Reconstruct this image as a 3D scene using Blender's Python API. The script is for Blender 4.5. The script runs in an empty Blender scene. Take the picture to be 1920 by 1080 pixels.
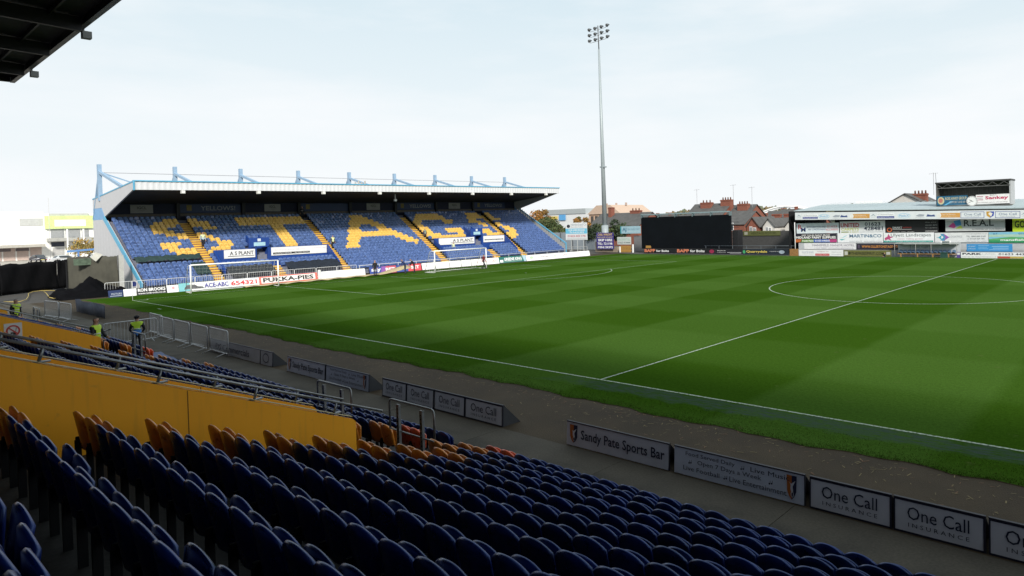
import bpy, bmesh, math, random
from math import sin, cos, pi, radians as RD, sqrt
from mathutils import Vector, Matrix
random.seed(7)
S = bpy.context.scene
COL = S.collection
# ---------------------------------------------------------------- camera
cam_d = bpy.data.cameras.new('camera'); cam = bpy.data.objects.new('camera', cam_d); COL.objects.link(cam); S.camera = cam
CP = Vector((64.328, -16.426, 5.174)); YAW, PIT, ROL, FPX, PPX, PPY = -0.687254, -0.011727, -0.028791, 1257.27, 1167.92, 430.0
fw = Vector((cos(PIT)*sin(YAW), cos(PIT)*cos(YAW), sin(PIT)))
rt = Vector((cos(YAW), -sin(YAW), 0)); up = rt.cross(fw)
RT = rt*cos(ROL) + up*sin(ROL); UP = -rt*sin(ROL) + up*cos(ROL)
cam.matrix_world = Matrix(((RT.x, UP.x, -fw.x, CP.x), (RT.y, UP.y, -fw.y, CP.y), (RT.z, UP.z, -fw.z, CP.z), (0, 0, 0, 1)))
cam_d.sensor_width = 36.0; cam_d.lens = FPX/1920*36.0
cam_d.shift_x = (960-PPX)/1920; cam_d.shift_y = (PPY-540)/1920
cam_d.clip_start = 0.05; cam_d.clip_end = 3000
# ---------------------------------------------------------------- sky, sun, exposure
SUN_EL, SUN_AZ = RD(32), RD(36)
to_sun = Vector((cos(SUN_EL)*cos(SUN_AZ), -cos(SUN_EL)*sin(SUN_AZ), sin(SUN_EL)))
W = bpy.data.worlds.new('World'); S.world = W; W.use_nodes = True
nt = W.node_tree; N = nt.nodes; L = nt.links; N.clear()
wo = N.new('ShaderNodeOutputWorld'); bg = N.new('ShaderNodeBackground'); bg.inputs[1].default_value = 0.1
sky = N.new('ShaderNodeTexSky'); sky.sky_type = 'NISHITA'; sky.sun_disc = False
sky.sun_elevation = SUN_EL; sky.sun_rotation = math.atan2(to_sun.x, to_sun.y)
sky.air_density = 1.0; sky.dust_density = 2.5; sky.ozone_density = 1.0
tc = N.new('ShaderNodeTexCoord'); mp = N.new('ShaderNodeMapping'); mp.inputs['Scale'].default_value = (1.0, 1.0, 4.5)
no = N.new('ShaderNodeTexNoise'); no.inputs['Scale'].default_value = 1.9; no.inputs['Detail'].default_value = 7; no.inputs['Roughness'].default_value = .55
cr = N.new('ShaderNodeMapRange'); cr.inputs[1].default_value = .42; cr.inputs[2].default_value = .66; cr.inputs[3].default_value = .0; cr.inputs[4].default_value = .92
sx = N.new('ShaderNodeSeparateXYZ'); hz = N.new('ShaderNodeMapRange'); hz.inputs[1].default_value = .0; hz.inputs[2].default_value = .38; hz.inputs[3].default_value = .95; hz.inputs[4].default_value = 0.0
mix2 = N.new('ShaderNodeMix'); mix2.data_type = 'RGBA'; mix2.inputs[7].default_value = (9.75, 9.95, 10.1, 1)
mix = N.new('ShaderNodeMix'); mix.data_type = 'RGBA'; mix.inputs[7].default_value = (9.1, 9.55, 9.9, 1)
mix0 = N.new('ShaderNodeMix'); mix0.data_type = 'RGBA'; mix0.inputs[0].default_value = .85; mix0.inputs[7].default_value = (7.3, 8.9, 9.6, 1)
L.new(tc.outputs['Generated'], mp.inputs[0]); L.new(mp.outputs[0], no.inputs[0]); L.new(no.outputs[0], cr.inputs[0])
L.new(tc.outputs['Generated'], sx.inputs[0]); L.new(sx.outputs[2], hz.inputs[0])
L.new(cr.outputs[0], mix.inputs[0]); L.new(hz.outputs[0], mix2.inputs[0]); L.new(mix.outputs[2], mix2.inputs[6])
L.new(sky.outputs[0], mix0.inputs[6]); L.new(mix0.outputs[2], mix.inputs[6]); L.new(mix2.outputs[2], bg.inputs[0]); L.new(bg.outputs[0], wo.inputs[0])
sd = bpy.data.lights.new('sun', 'SUN'); sd.energy = 5.0; sd.angle = RD(8.0); sd.color = (1, .95, .86)
so = bpy.data.objects.new('sun', sd); COL.objects.link(so); so.rotation_mode = 'QUATERNION'; so.rotation_quaternion = (-to_sun).to_track_quat('-Z', 'Y'); so.location = (40, -40, 60)
S.view_settings.view_transform = 'Standard'; S.view_settings.look = 'None'; S.view_settings.gamma = 1; S.view_settings.exposure = 0.0
S.view_settings.use_curve_mapping = False
S.render.engine = 'CYCLES'; S.cycles.max_bounces = 5; S.cycles.diffuse_bounces = 3; S.cycles.glossy_bounces = 2
# ---------------------------------------------------------------- materials
MATS = {}
def M(col, rough=.6, metal=0.0, var=.12, scale=3.0, bump=0.0, spec=.4, name=None, detail=4):
    key = (tuple(col), rough, metal, var, scale, bump, spec)
    if key in MATS: return MATS[key]
    m = bpy.data.materials.new(name or 'paint'); m.use_nodes = True
    n = m.node_tree.nodes; l = m.node_tree.links; b = n['Principled BSDF']
    b.inputs['Roughness'].default_value = rough; b.inputs['Metallic'].default_value = metal
    b.inputs['Specular IOR Level'].default_value = spec
    if var > 0:
        t = n.new('ShaderNodeTexCoord'); x = n.new('ShaderNodeTexNoise'); x.inputs['Scale'].default_value = scale; x.inputs['Detail'].default_value = detail
        r = n.new('ShaderNodeMapRange'); r.inputs[1].default_value = .25; r.inputs[2].default_value = .75; r.inputs[3].default_value = 1-var; r.inputs[4].default_value = 1+var*.6
        g = n.new('ShaderNodeVectorMath'); g.operation = 'SCALE'; g.inputs[0].default_value = col[:3]
        l.new(t.outputs['Object'], x.inputs[0]); l.new(x.outputs[0], r.inputs[0]); l.new(r.outputs[0], g.inputs['Scale']); l.new(g.outputs[0], b.inputs['Base Color'])
        if bump:
            bp = n.new('ShaderNodeBump'); bp.inputs['Strength'].default_value = bump; bp.inputs['Distance'].default_value = .02
            l.new(x.outputs[0], bp.inputs['Height']); l.new(bp.outputs[0], b.inputs['Normal'])
    else:
        b.inputs['Base Color'].default_value = (*col[:3], 1)
    MATS[key] = m
    return m
def seat_mat(col, name):   # plastic, each shell faded and scuffed a little differently
    m = bpy.data.materials.new(name); m.use_nodes = True; n = m.node_tree.nodes; l = m.node_tree.links; b = n['Principled BSDF']
    oi = n.new('ShaderNodeObjectInfo'); t = n.new('ShaderNodeTexCoord'); x = n.new('ShaderNodeTexNoise'); x.inputs['Scale'].default_value = 7; x.inputs['Detail'].default_value = 6
    off = n.new('ShaderNodeVectorMath'); off.operation = 'ADD'; sc_ = n.new('ShaderNodeVectorMath'); sc_.operation = 'SCALE'; sc_.inputs['Scale'].default_value = .37
    l.new(oi.outputs['Location'], sc_.inputs[0]); l.new(t.outputs['Object'], off.inputs[0]); l.new(sc_.outputs[0], off.inputs[1]); l.new(off.outputs[0], x.inputs[0])
    r = n.new('ShaderNodeMapRange'); r.inputs[3].default_value = .62; r.inputs[4].default_value = 1.40; l.new(oi.outputs['Random'], r.inputs[0])
    r2 = n.new('ShaderNodeMapRange'); r2.inputs[1].default_value = .3; r2.inputs[2].default_value = .7; r2.inputs[3].default_value = .72; r2.inputs[4].default_value = 1.22; l.new(x.outputs[0], r2.inputs[0])
    mu = n.new('ShaderNodeMath'); mu.operation = 'MULTIPLY'; l.new(r.outputs[0], mu.inputs[0]); l.new(r2.outputs[0], mu.inputs[1])
    g = n.new('ShaderNodeVectorMath'); g.operation = 'SCALE'; g.inputs[0].default_value = col; l.new(mu.outputs[0], g.inputs['Scale']); l.new(g.outputs[0], b.inputs['Base Color'])
    r3 = n.new('ShaderNodeMapRange'); r3.inputs[1].default_value = .3; r3.inputs[2].default_value = .7; r3.inputs[3].default_value = .22; r3.inputs[4].default_value = .46; l.new(x.outputs[0], r3.inputs[0]); l.new(r3.outputs[0], b.inputs['Roughness'])
    b.inputs['Specular IOR Level'].default_value = .95
    if col[2] > col[0]: b.inputs['Specular Tint'].default_value = (.42, .58, 1, 1)
    return m
WHITE = (.80, .80, .80); BLACK = (.012, .012, .014); NAVY = (.012, .02, .09)
BLUE = (.022, .055, .33); YEL = (.62, .30, .028); STEEL = (.30, .31, .32)
m_white = M(WHITE, .5, var=.06); m_black = M(BLACK, .6); m_navy = M(NAVY, .5)
m_galv = M((.25, .26, .27), .45, .80, .3, 14, name='galvanised')
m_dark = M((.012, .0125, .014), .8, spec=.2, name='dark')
m_bar = M((.46, .47, .48), .45, .35, .2, 14, name='barrier_steel')
m_blue_seat = seat_mat((.0022, .0085, .076), 'seat_blue'); m_yel_seat = seat_mat((.46, .155, .011), 'seat_yellow')
m_red_seat = seat_mat((.55, .07, .012), 'seat_orange')
# ---------------------------------------------------------------- mesh builder
TXT = {}
def text_geo(s, bold=0.0):
    k = (s, bold)
    if k in TXT: return TXT[k]
    c = bpy.data.curves.new('t', 'FONT'); c.body = s; c.resolution_u = 2; c.offset = bold; c.size = 1
    o = bpy.data.objects.new('t', c); COL.objects.link(o)
    me = bpy.data.meshes.new_from_object(o)
    vs = [(v.co.x, v.co.y) for v in me.vertices]; fs = [tuple(p.vertices) for p in me.polygons]
    bpy.data.objects.remove(o); bpy.data.curves.remove(c); bpy.data.meshes.remove(me)
    if vs:
        x0 = min(v[0] for v in vs); x1 = max(v[0] for v in vs); y0 = min(v[1] for v in vs); y1 = max(v[1] for v in vs)
        vs = [((x-x0)/max(x1-x0, 1e-6), (y-y0)/max(y1-y0, 1e-6)) for x, y in vs]
    TXT[k] = (vs, fs)
    return TXT[k]
class B:
    def __init__(s): s.v = []; s.f = []; s.m = []
    def add(s, vs, fs, m=0):
        k = len(s.v); s.v += [tuple(v) for v in vs]
        for f in fs: s.f.append(tuple(i+k for i in f)); s.m.append(m)
        return s
    def box(s, a, b, m=0):
        x0, y0, z0 = [min(p, q) for p, q in zip(a, b)]; x1, y1, z1 = [max(p, q) for p, q in zip(a, b)]
        return s.add([(x0,y0,z0),(x1,y0,z0),(x1,y1,z0),(x0,y1,z0),(x0,y0,z1),(x1,y0,z1),(x1,y1,z1),(x0,y1,z1)],
                     [(0,3,2,1),(4,5,6,7),(0,1,5,4),(1,2,6,5),(2,3,7,6),(3,0,4,7)], m)
    def bar(s, p, q, w, h=None, m=0, upv=(0,0,1)):
        p = Vector(p); q = Vector(q); h = h or w; d = (q-p).normalized(); u = Vector(upv)
        if abs(d.dot(u)) > .98: u = Vector((1,0,0))
        a = d.cross(u).normalized()*w/2; b = a.cross(d).normalized()*h/2
        return s.add([p-a-b,p+a-b,p+a+b,p-a+b,q-a-b,q+a-b,q+a+b,q-a+b], [(0,1,2,3),(7,6,5,4),(0,4,5,1),(1,5,6,2),(2,6,7,3),(3,7,4,0)], m)
    def tube(s, pts, r, n=6, m=0, cap=True):
        pts = [Vector(p) for p in pts]; rs = r if isinstance(r, (list, tuple)) else [r]*len(pts); k = len(s.v); pa = None
        for i, p in enumerate(pts):
            d = (pts[min(i+1, len(pts)-1)] - pts[max(i-1, 0)])
            d = d.normalized() if d.length > 1e-9 else Vector((0,0,1))
            if pa is None: pa = d.orthogonal().normalized()
            pa = (pa - d*pa.dot(d)); pa = pa.normalized() if pa.length > 1e-6 else d.orthogonal().normalized(); pb = d.cross(pa)
            for j in range(n):
                t = 2*pi*j/n; s.v.append(tuple(p + pa*cos(t)*rs[i] + pb*sin(t)*rs[i]))
        for i in range(len(pts)-1):
            for j in range(n):
                j2 = (j+1) % n; s.f.append((k+i*n+j, k+i*n+j2, k+(i+1)*n+j2, k+(i+1)*n+j)); s.m.append(m)
        if cap:
            s.f.append(tuple(k+j for j in reversed(range(n)))); s.m.append(m)
            s.f.append(tuple(k+(len(pts)-1)*n+j for j in range(n))); s.m.append(m)
        return s
    def prism(s, poly, fn, d0, d1, m=0):
        n = len(poly); vs = [fn(a, b, d0) for a, b in poly] + [fn(a, b, d1) for a, b in poly]
        fs = [tuple(range(n-1, -1, -1)), tuple(range(n, 2*n))] + [(i, (i+1) % n, n+(i+1) % n, n+i) for i in range(n)]
        return s.add(vs, fs, m)
    def text(s, t, x0, y0, x1, y1, z, m=0, bold=0.0):
        vs, fs = text_geo(t, bold)
        return s.add([(x0+(x1-x0)*a, y0+(y1-y0)*b, z) for a, b in vs], fs, m)
    def ell(s, cx, cy, rx, ry, z, m=0, n=20): return s.add([(cx+rx*cos(2*pi*i/n), cy+ry*sin(2*pi*i/n), z) for i in range(n)], [tuple(range(n))], m)
    def ring(s, cx, cy, rx, ry, t, z, m=0, n=24):
        vs = []
        for i in range(n):
            a = 2*pi*i/n; vs += [(cx+rx*cos(a), cy+ry*sin(a), z), (cx+(rx-t)*cos(a), cy+(ry-t)*sin(a), z)]
        return s.add(vs, [(2*i, (2*i+2) % (2*n), (2*i+3) % (2*n), 2*i+1) for i in range(n)], m)
    def mesh(s, name, mats, smooth=False):
        me = bpy.data.meshes.new(name); me.from_pydata(s.v, [], s.f)
        for m in (mats if isinstance(mats, (list, tuple)) else [mats]): me.materials.append(m)
        if len(me.materials) > 1: me.polygons.foreach_set('material_index', s.m)
        if smooth: me.polygons.foreach_set('use_smooth', [True]*len(me.polygons))
        me.update(); return me
    def obj(s, name, mats, parent=None, smooth=False):
        return mobj(name, s.mesh(name, mats, smooth), parent)
def mobj(name, me, parent=None):
    o = bpy.data.objects.new(name, me); COL.objects.link(o)
    if parent: o.parent = parent
    return o
def tag(o, label, cat, group=None, kind=None):
    if label: o['label'] = label
    if cat: o['category'] = cat
    if group: o['group'] = group
    if kind: o['kind'] = kind
    return o
def thing(name, label, cat, loc=(0,0,0), rz=0.0, group=None, mat=None):
    o = bpy.data.objects.new(name, None); COL.objects.link(o); o.empty_display_size = .2
    if mat is not None: o.matrix_world = mat
    else: o.location = loc; o.rotation_euler = (0, 0, rz)
    return tag(o, label, cat, group)
def struct(name, b, mats, smooth=False): return tag(b.obj(name, mats, None, smooth), None, None, None, 'structure')
def frame(o, u, v=(0,0,1)):
    u = Vector(u).normalized(); v = Vector(v); v = (v-u*v.dot(u)).normalized(); n = u.cross(v)
    return Matrix(((u.x,v.x,n.x,o[0]),(u.y,v.y,n.y,o[1]),(u.z,v.z,n.z,o[2]),(0,0,0,1)))
def px_of(P):
    d = Vector(P)-CP; z = d.dot(fw)
    return None if z < .1 else (PPX+FPX*d.dot(RT)/z, PPY-FPX*d.dot(UP)/z, z)
def copy_tree(o, parent=None):
    c = o.copy(); COL.objects.link(c); c.parent = parent
    for ch in o.children: copy_tree(ch, c)
    return c
# a flat printed board: items in fractions of its face
def board(name, label, cat, o, u, w, h, col, items=(), v=(0,0,1), th=.03, group=None, rim=None, extra=None, rough=.45, z=.004):
    root = thing(name, label, cat, mat=frame(o, u, v), group=group)
    b = B().box((0,0,-th), (w,h,0))
    b.obj('panel', M(col, rough, var=.10, scale=2.5), root)
    sh, tx, ms, mt = B(), B(), [], []
    def mi(lst, c):
        m = M(c, rough, var=.08)
        if m not in lst: lst.append(m)
        return lst.index(m)
    k = 0
    for it in items:
        t = it[0]; k += 1; zz = z + .0006*k
        if t == 't':
            _, s, x0, y0, x1, y1, c = it[:7]; B().text(s, x0*w, y0*h, x1*w, y1*h, zz+.003, 0, it[7] if len(it) > 7 else 0.0).obj('lettering', M(c, rough, var=.08), root)
        elif t == 'r':
            _, x0, y0, x1, y1, c = it; sh.add([(x0*w,y0*h,zz),(x1*w,y0*h,zz),(x1*w,y1*h,zz),(x0*w,y1*h,zz)], [(0,1,2,3)], mi(ms, c))
        elif t == 'p':
            _, pts, c = it; sh.add([(a*w, q*h, zz) for a, q in pts], [tuple(range(len(pts)))], mi(ms, c))
        elif t == 'e':
            _, cx, cy, rx, ry, c = it; sh.ell(cx*w, cy*h, rx*w, ry*h, zz, mi(ms, c))
        elif t == 'o':
            _, cx, cy, rx, ry, tt, c = it; sh.ring(cx*w, cy*h, rx*w, ry*h, tt, zz, mi(ms, c))
    if sh.f: sh.obj('printed_shape', ms, root)
    if rim:
        r = B(); t = rim[1]
        r.box((-t,-t,-th-.005),(0,h+t,.012)).box((w,-t,-th-.005),(w+t,h+t,.012)).box((0,h,-th-.005),(w,h+t,.012)).box((0,-t,-th-.005),(w,0,.012))
        r.obj('rim', M(rim[0], .5), root)
    if extra: extra(root)
    return root
# ================================================================ SETTING
def nmat(name):
    m = bpy.data.materials.new(name); m.use_nodes = True; return m, m.node_tree.nodes, m.node_tree.links, m.node_tree.nodes['Principled BSDF']
# ---- grass: mown bands, their difference in sheen painted into the turf colour
gm, n, l, bs = nmat('mown_grass'); bs.inputs['Roughness'].default_value = .75; bs.inputs['Specular IOR Level'].default_value = 0.0
tc = n.new('ShaderNodeTexCoord'); sp = n.new('ShaderNodeSeparateXYZ'); l.new(tc.outputs['Object'], sp.inputs[0])
def math_(op, a, b=None, clamp=False):
    x = n.new('ShaderNodeMath'); x.operation = op; x.use_clamp = clamp
    for i, q in enumerate((a, b)):
        if q is None: continue
        if isinstance(q, (int, float)): x.inputs[i].default_value = q
        else: l.new(q, x.inputs[i])
    return x.outputs[0]
def noise_(scale, detail=4, vec=None, stretch=None):
    x = n.new('ShaderNodeTexNoise'); x.inputs['Scale'].default_value = scale; x.inputs['Detail'].default_value = detail
    v = vec or tc.outputs['Object']
    if stretch:
        q = n.new('ShaderNodeMapping'); q.inputs['Scale'].default_value = stretch; l.new(v, q.inputs[0]); v = q.outputs[0]
    l.new(v, x.inputs[0]); return x.outputs[0]
def mix_(f, a, b):
    x = n.new('ShaderNodeMix'); x.data_type = 'RGBA'
    for i, q in ((0, f), (6, a), (7, b)):
        if isinstance(q, tuple): x.inputs[i].default_value = (*q, 1)
        elif isinstance(q, (int, float)): x.inputs[i].default_value = q
        else: l.new(q, x.inputs[i])
    return x.outputs[2]
def ramp_(v, a, b): 
    x = n.new('ShaderNodeMapRange'); x.inputs[1].default_value = a; x.inputs[2].default_value = b; l.new(v, x.inputs[0]); return x.outputs[0]
wob = math_('MULTIPLY', math_('SUBTRACT', noise_(.35, 3), .5), .5)
bx = math_('SINE', math_('MULTIPLY', math_('SUBTRACT', math_('ADD', sp.outputs[0], wob), 49.6), pi/5.4))
by = math_('SINE', math_('MULTIPLY', math_('ADD', math_('ADD', sp.outputs[1], wob), 1.6), pi/5.4))
bandx = ramp_(bx, -.12, .12); bandy = ramp_(by, -.2, .2)
band = math_('ADD', math_('MULTIPLY', bandx, .66), math_('MULTIPLY', bandy, .34))
c = mix_(band, (.050, .104, .017), (.027, .068, .005))
big = ramp_(noise_(.09, 4), .3, .7); c = mix_(math_('MULTIPLY', big, .35), c, (.033, .070, .008))
fine = ramp_(noise_(9, 6), .25, .75); fine2 = ramp_(noise_(60, 3), .25, .75)
sc = n.new('ShaderNodeVectorMath'); sc.operation = 'SCALE'; l.new(c, sc.inputs[0])
l.new(math_('ADD', .56, math_('MULTIPLY', math_('ADD', math_('ADD', fine, fine2), ramp_(noise_(24, 4, None, (1, .35, 1)), .3, .7)), .285)), sc.inputs['Scale']); c = sc.outputs[0]
# worn, grey-blue strip outside the near touchline
wn = math_('MULTIPLY', math_('SUBTRACT', noise_(1.3, 6), .5), 1.1)
yy = math_('ADD', sp.outputs[1], wn)
in1 = math_('MULTIPLY', ramp_(yy, -1.0, -.74), math_('SUBTRACT', 1.0, ramp_(yy, -.16, .02)))
inx = ramp_(math_('ADD', sp.outputs[0], math_('MULTIPLY', wn, 6.0)), 47.5, 50.5)
wear = math_('MULTIPLY', math_('MULTIPLY', in1, inx), math_('ADD', .15, math_('MULTIPLY', ramp_(noise_(4, 7, None, (.6, 3, 1)), .38, .60), .85)))
c = mix_(math_('MULTIPLY', wear, .80), c, (.046, .066, .060))
# thin, scuffed turf in the goalmouth and scattered pale divots
gx = math_('DIVIDE', sp.outputs[0], 6.0); gy = math_('DIVIDE', math_('SUBTRACT', sp.outputs[1], 32.06), 7.0)
gd = math_('SQRT', math_('ADD', math_('MULTIPLY', gx, gx), math_('MULTIPLY', gy, gy)))
gw = math_('MULTIPLY', math_('SUBTRACT', 1.0, ramp_(gd, .2, 1.0)), ramp_(noise_(1.1, 6), .40, .70))
dv = math_('MULTIPLY', ramp_(noise_(2.4, 7), .66, .76), .5)
c = mix_(math_('MAXIMUM', math_('MULTIPLY', gw, .55), dv), c, (.075, .088, .030))
l.new(c, bs.inputs['Base Color'])
bp = n.new('ShaderNodeBump'); bp.inputs['Strength'].default_value = .5; bp.inputs['Distance'].default_value = .03; l.new(noise_(45, 5), bp.inputs['Height']); l.new(bp.outputs[0], bs.inputs['Normal'])
m_grass = gm
# ---- asphalt / earth / concrete
def rough_ground(name, c1, c2, sc1, sc2, bump=.5, c3=None):
    global n, l, tc
    m, n, l, b = nmat(name); tc = n.new('ShaderNodeTexCoord'); b.inputs['Roughness'].default_value = .85; b.inputs['Specular IOR Level'].default_value = .2
    a = mix_(ramp_(noise_(sc1, 6), .3, .7), c1, c2)
    if c3: a = mix_(math_('MULTIPLY', ramp_(noise_(sc1*.23, 5, None, (1, 2.2, 1)), .52, .72), .8), a, c3)
    q = n.new('ShaderNodeVectorMath'); q.operation = 'SCALE'; l.new(a, q.inputs[0]); l.new(math_('ADD', .75, math_('MULTIPLY', ramp_(noise_(sc2, 4), .2, .8), .5)), q.inputs['Scale']); l.new(q.outputs[0], b.inputs['Base Color'])
    p = n.new('ShaderNodeBump'); p.inputs['Strength'].default_value = bump; p.inputs['Distance'].default_value = .015; l.new(noise_(sc2, 4), p.inputs['Height']); l.new(p.outputs[0], b.inputs['Normal'])
    return m
m_track = rough_ground('track_ash', (.052, .037, .021), (.034, .025, .015), .9, 34, .8, (.062, .045, .026))
m_conc = rough_ground('walkway_concrete', (.080, .071, .055), (.058, .052, .042), 1.1, 22, .4, (.030, .028, .023))
m_earth = rough_ground('ground_asphalt', (.080, .074, .068), (.058, .056, .054), .2, 9, .4)
m_tread = rough_ground('terrace_concrete', (.032, .031, .028), (.022, .0215, .020), 1.3, 18, .4, (.013, .013, .013))
m_carpark = rough_ground('car_park_surface', (.42, .38, .33), (.34, .32, .29), .15, 3, .2)
struct('ground', B().add([(-900,-500,-.14),(900,-500,-.14),(900,1500,-.14),(-900,1500,-.14)], [(0,1,2,3)]), m_earth)
# track and walkway
struct('track', B().add([(-6.5,-5.3,-.028),(110,-5.3,-.028),(110,-1.6,-.028),(-6.5,-1.6,-.028)], [(0,1,2,3)]), m_track)
struct('track_end', B().add([(-9.4,-1.6,-.032),(-4.4,-1.6,-.032),(-4.4,68.5,-.032),(-9.4,68.5,-.032)], [(0,1,2,3)]), m_track)
wk = B(); xs = [-9+i*4.0 for i in range(24)]
slab = B().box((0,-.73,-.1), (3.985,.73,0)).mesh('paving_slab', m_conc)
wroot = struct('walkway', B().box((-10,-6.75,-.2), (90,-5.24,-.05)), m_conc)
for i, x in enumerate(xs):
    o = mobj('paving_slab', slab, wroot); o.location = (x, -6.0, -.022+random.uniform(-.003, .003))
# pitch with an uneven cut edge
pb = B(); ny = []
xs = [-4.9+i*.25 for i in range(int(109/.25)+1)]
def edge(x): return -2.05 + .10*sin(x*.31)+.07*sin(x*1.7+1)+.05*sin(x*4.1)+random.uniform(-.035,.035)
vs = []; fs = []
for i, x in enumerate(xs):
    e = edge(x); vs += [(x,66.2,0),(x,e+.06,0),(x,e,-.012),(x,e-.035,-.075)]
for i in range(len(xs)-1):
    a = 4*i; fs += [(a+1,a+5,a+4,a),(a+2,a+6,a+5,a+1)]
pb.add(vs, fs, 0); pb.add(vs, [(4*i+3,4*i+7,4*i+6,4*i+2) for i in range(len(xs)-1)], 1)
struct('pitch', pb, [m_grass, M((.055,.038,.018), .9, var=.6, scale=9)])
# markings
HX, WY = 49.71, 64.13; YC = WY/2
mk = B(); lw = .042
def line(x0, y0, x1, y1):
    if x0 == x1: mk.add([(x0-lw,y0,.006),(x0+lw,y0,.006),(x0+lw,y1,.006),(x0-lw,y1,.006)], [(0,1,2,3)])
    else: mk.add([(x0,y0-lw,.006),(x1,y0-lw,.006),(x1,y0+lw,.006),(x0,y0+lw,.006)], [(0,1,2,3)])
line(0,0,2*HX,0); line(0,WY,2*HX,WY); line(0,lw,0,WY-lw); line(HX,lw,HX,WY-lw)
line(lw,YC-20.16,16.5,YC-20.16); line(lw,YC+20.16,16.5,YC+20.16); line(16.5,YC-20.16-lw,16.5,YC+20.16+lw)
line(lw,YC-9.16,5.5,YC-9.16); line(lw,YC+9.16,5.5,YC+9.16); line(5.5,YC-9.16-lw,5.5,YC+9.16+lw)
def arc(cx, cy, r, a0, a1, k=72, z=.0075):
    v = []
    for i in range(k+1):
        a = a0+(a1-a0)*i/k; v += [(cx+(r-lw)*cos(a), cy+(r-lw)*sin(a), z), (cx+(r+lw)*cos(a), cy+(r+lw)*sin(a), z)]
    mk.add(v, [(2*i,2*i+1,2*i+3,2*i+2) for i in range(k)])
arc(HX, YC, 9.15, 0, 2*pi, 96); t = math.acos(5.6/9.15); arc(11, YC, 9.15, -t, t); arc(0, 0, 1, .06, pi/2-.06, 12)
mk.add([(11+.12*cos(a*pi/6), YC+.12*sin(a*pi/6), .0075) for a in range(12)], [tuple(range(12))])
for y in (-.9,): line(9.15, y-.0, 9.9, y)
mm, n, l, b = nmat('line_paint'); tc = n.new('ShaderNodeTexCoord'); b.inputs['Roughness'].default_value = .8
l.new(mix_(ramp_(noise_(14, 5), .34, .6), (.07,.12,.04), (.37,.43,.35)), b.inputs['Base Color'])
struct('pitch_markings', mk, mm)
# grass blades along the near edge, straw clippings on the track: uncountable
gb = B(); gv = []; gf = []; gmi = []
for i in range(26000):
    x = 66 - 46*random.random()**1.25; y = edge(x) + abs(random.gauss(0, .16)) if random.random() < .5 else random.uniform(-2.0, -.95)
    h = random.uniform(.012, .038); a = random.uniform(0, 2*pi); w = .006; lx = random.uniform(-.03,.03); ly = random.uniform(-.03,.03)
    k = len(gv); gv += [(x-w*cos(a), y-w*sin(a), -.01), (x+w*cos(a), y+w*sin(a), -.01), (x+lx, y+ly, h)]; gf.append((k,k+1,k+2)); gmi.append(random.choice((0,0,1,1,2)))
gb.v, gb.f, gb.m = gv, gf, gmi
tag(gb.obj('grass', [M((.022,.052,.006), .9, var=.3, spec=0), M((.036,.070,.010), .9, var=.3, spec=0), M((.07,.062,.018), .9, var=.3, spec=0)]), 'ragged grass along the near edge of the pitch', 'grass', None, 'stuff')
cb = B()
for i in range(1500):
    x = random.uniform(-2, 68); y = edge(x) - .05 - abs(random.gauss(0, .55)) - (random.random() < .25)*random.uniform(0, 1.6)
    if y < -5.1 or y > -2.15: continue
    a = random.uniform(0, pi); q = random.uniform(.02, .08); w = random.uniform(.004, .013); c_, s_ = cos(a), sin(a)
    cb.add([(x-q*c_-w*s_, y-q*s_+w*c_, -.02), (x+q*c_-w*s_, y+q*s_+w*c_, -.018), (x+q*c_+w*s_, y+q*s_-w*c_, -.018), (x-q*c_+w*s_, y-q*s_-w*c_, -.02)], [(0,1,2,3)], random.choice((0,0,1,2)))
tag(cb.obj('grass_clippings', [M((.20,.155,.075), .9, var=.3), M((.13,.10,.05), .9, var=.3), M((.16,.085,.045), .9, var=.3)]), 'dry grass clippings strewn over the track', 'clippings', None, 'stuff')
# far hill (built as relief) and raised car park
hv = []; hf = []; nx = 90
for i in range(nx+1):
    x = -700+1400*i/nx; z = 7.5+2.5*sin(i*.21)+1.6*sin(i*.53+1)+random.uniform(-.4,.4)
    hv += [(x,420,-.2),(x,520,z),(x,900,z*.8)]
for i in range(nx): hf += [(3*i,3*i+3,3*i+4,3*i+1),(3*i+1,3*i+4,3*i+5,3*i+2)]
struct('hill', B().add(hv, hf), M((.07,.085,.05), .9, var=.3, scale=.05))
struct('car_park', B().box((-190,-40,-.1), (-40,45,.42)), m_carpark)
# ================================================================ NEAR STAND (where the camera stands)
RY = lambda j: -7.106-.725*j
RZ = lambda j: .39+.266*j-.80            # tread height
st = thing('main_stand', 'dark roofed main stand with concrete terracing in the foreground', 'stand')
for j in range(14):
    y1 = RY(j)+.40; y0 = y1-.725
    b = B().box((12, y0, RZ(j)-.9), (86, y1, RZ(j)))
    o = b.obj('terrace_step', m_tread, st)
B().box((12,-26,-1),(86,RY(14)+.39,RZ(14)+.1)).obj('upper_deck', m_tread, st)
m_clad = M((.045,.047,.05), .7, var=.2, name='dark_cladding')
B().box((12,-26.4,3),(86,-26.05,17)).obj('back_wall', m_clad, st)
RF = -9.7; RZF = 12.98; RXL = 20.3
def roofz(y): return RZF + (RF-y)*.05
rb = B(); k = 0
v = []; f = []
yy = [RF, -12, -16, -20, -26.4]
rb.add([(RXL,y,roofz(y)+.55) for y in (RF,-26.4)]+[(86,y,roofz(y)+.55) for y in (-26.4,RF)]+[(RXL,y,roofz(y)+.15) for y in (RF,-26.4)]+[(86,y,roofz(y)+.15) for y in (-26.4,RF)], [(0,1,2,3),(7,6,5,4),(0,4,5,1),(1,5,6,2),(2,6,7,3),(3,7,4,0)])
rr = rb.obj('roof', M((.05,.05,.052), .6, var=.3, scale=.8, name='roof_sheet'), st)
B().box((RXL-.05,RF-.16,RZF-.12),(86,RF+.02,RZF+.62)).obj('roof_edge', M((.040,.042,.045), .35, .3, var=.2), st)
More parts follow.
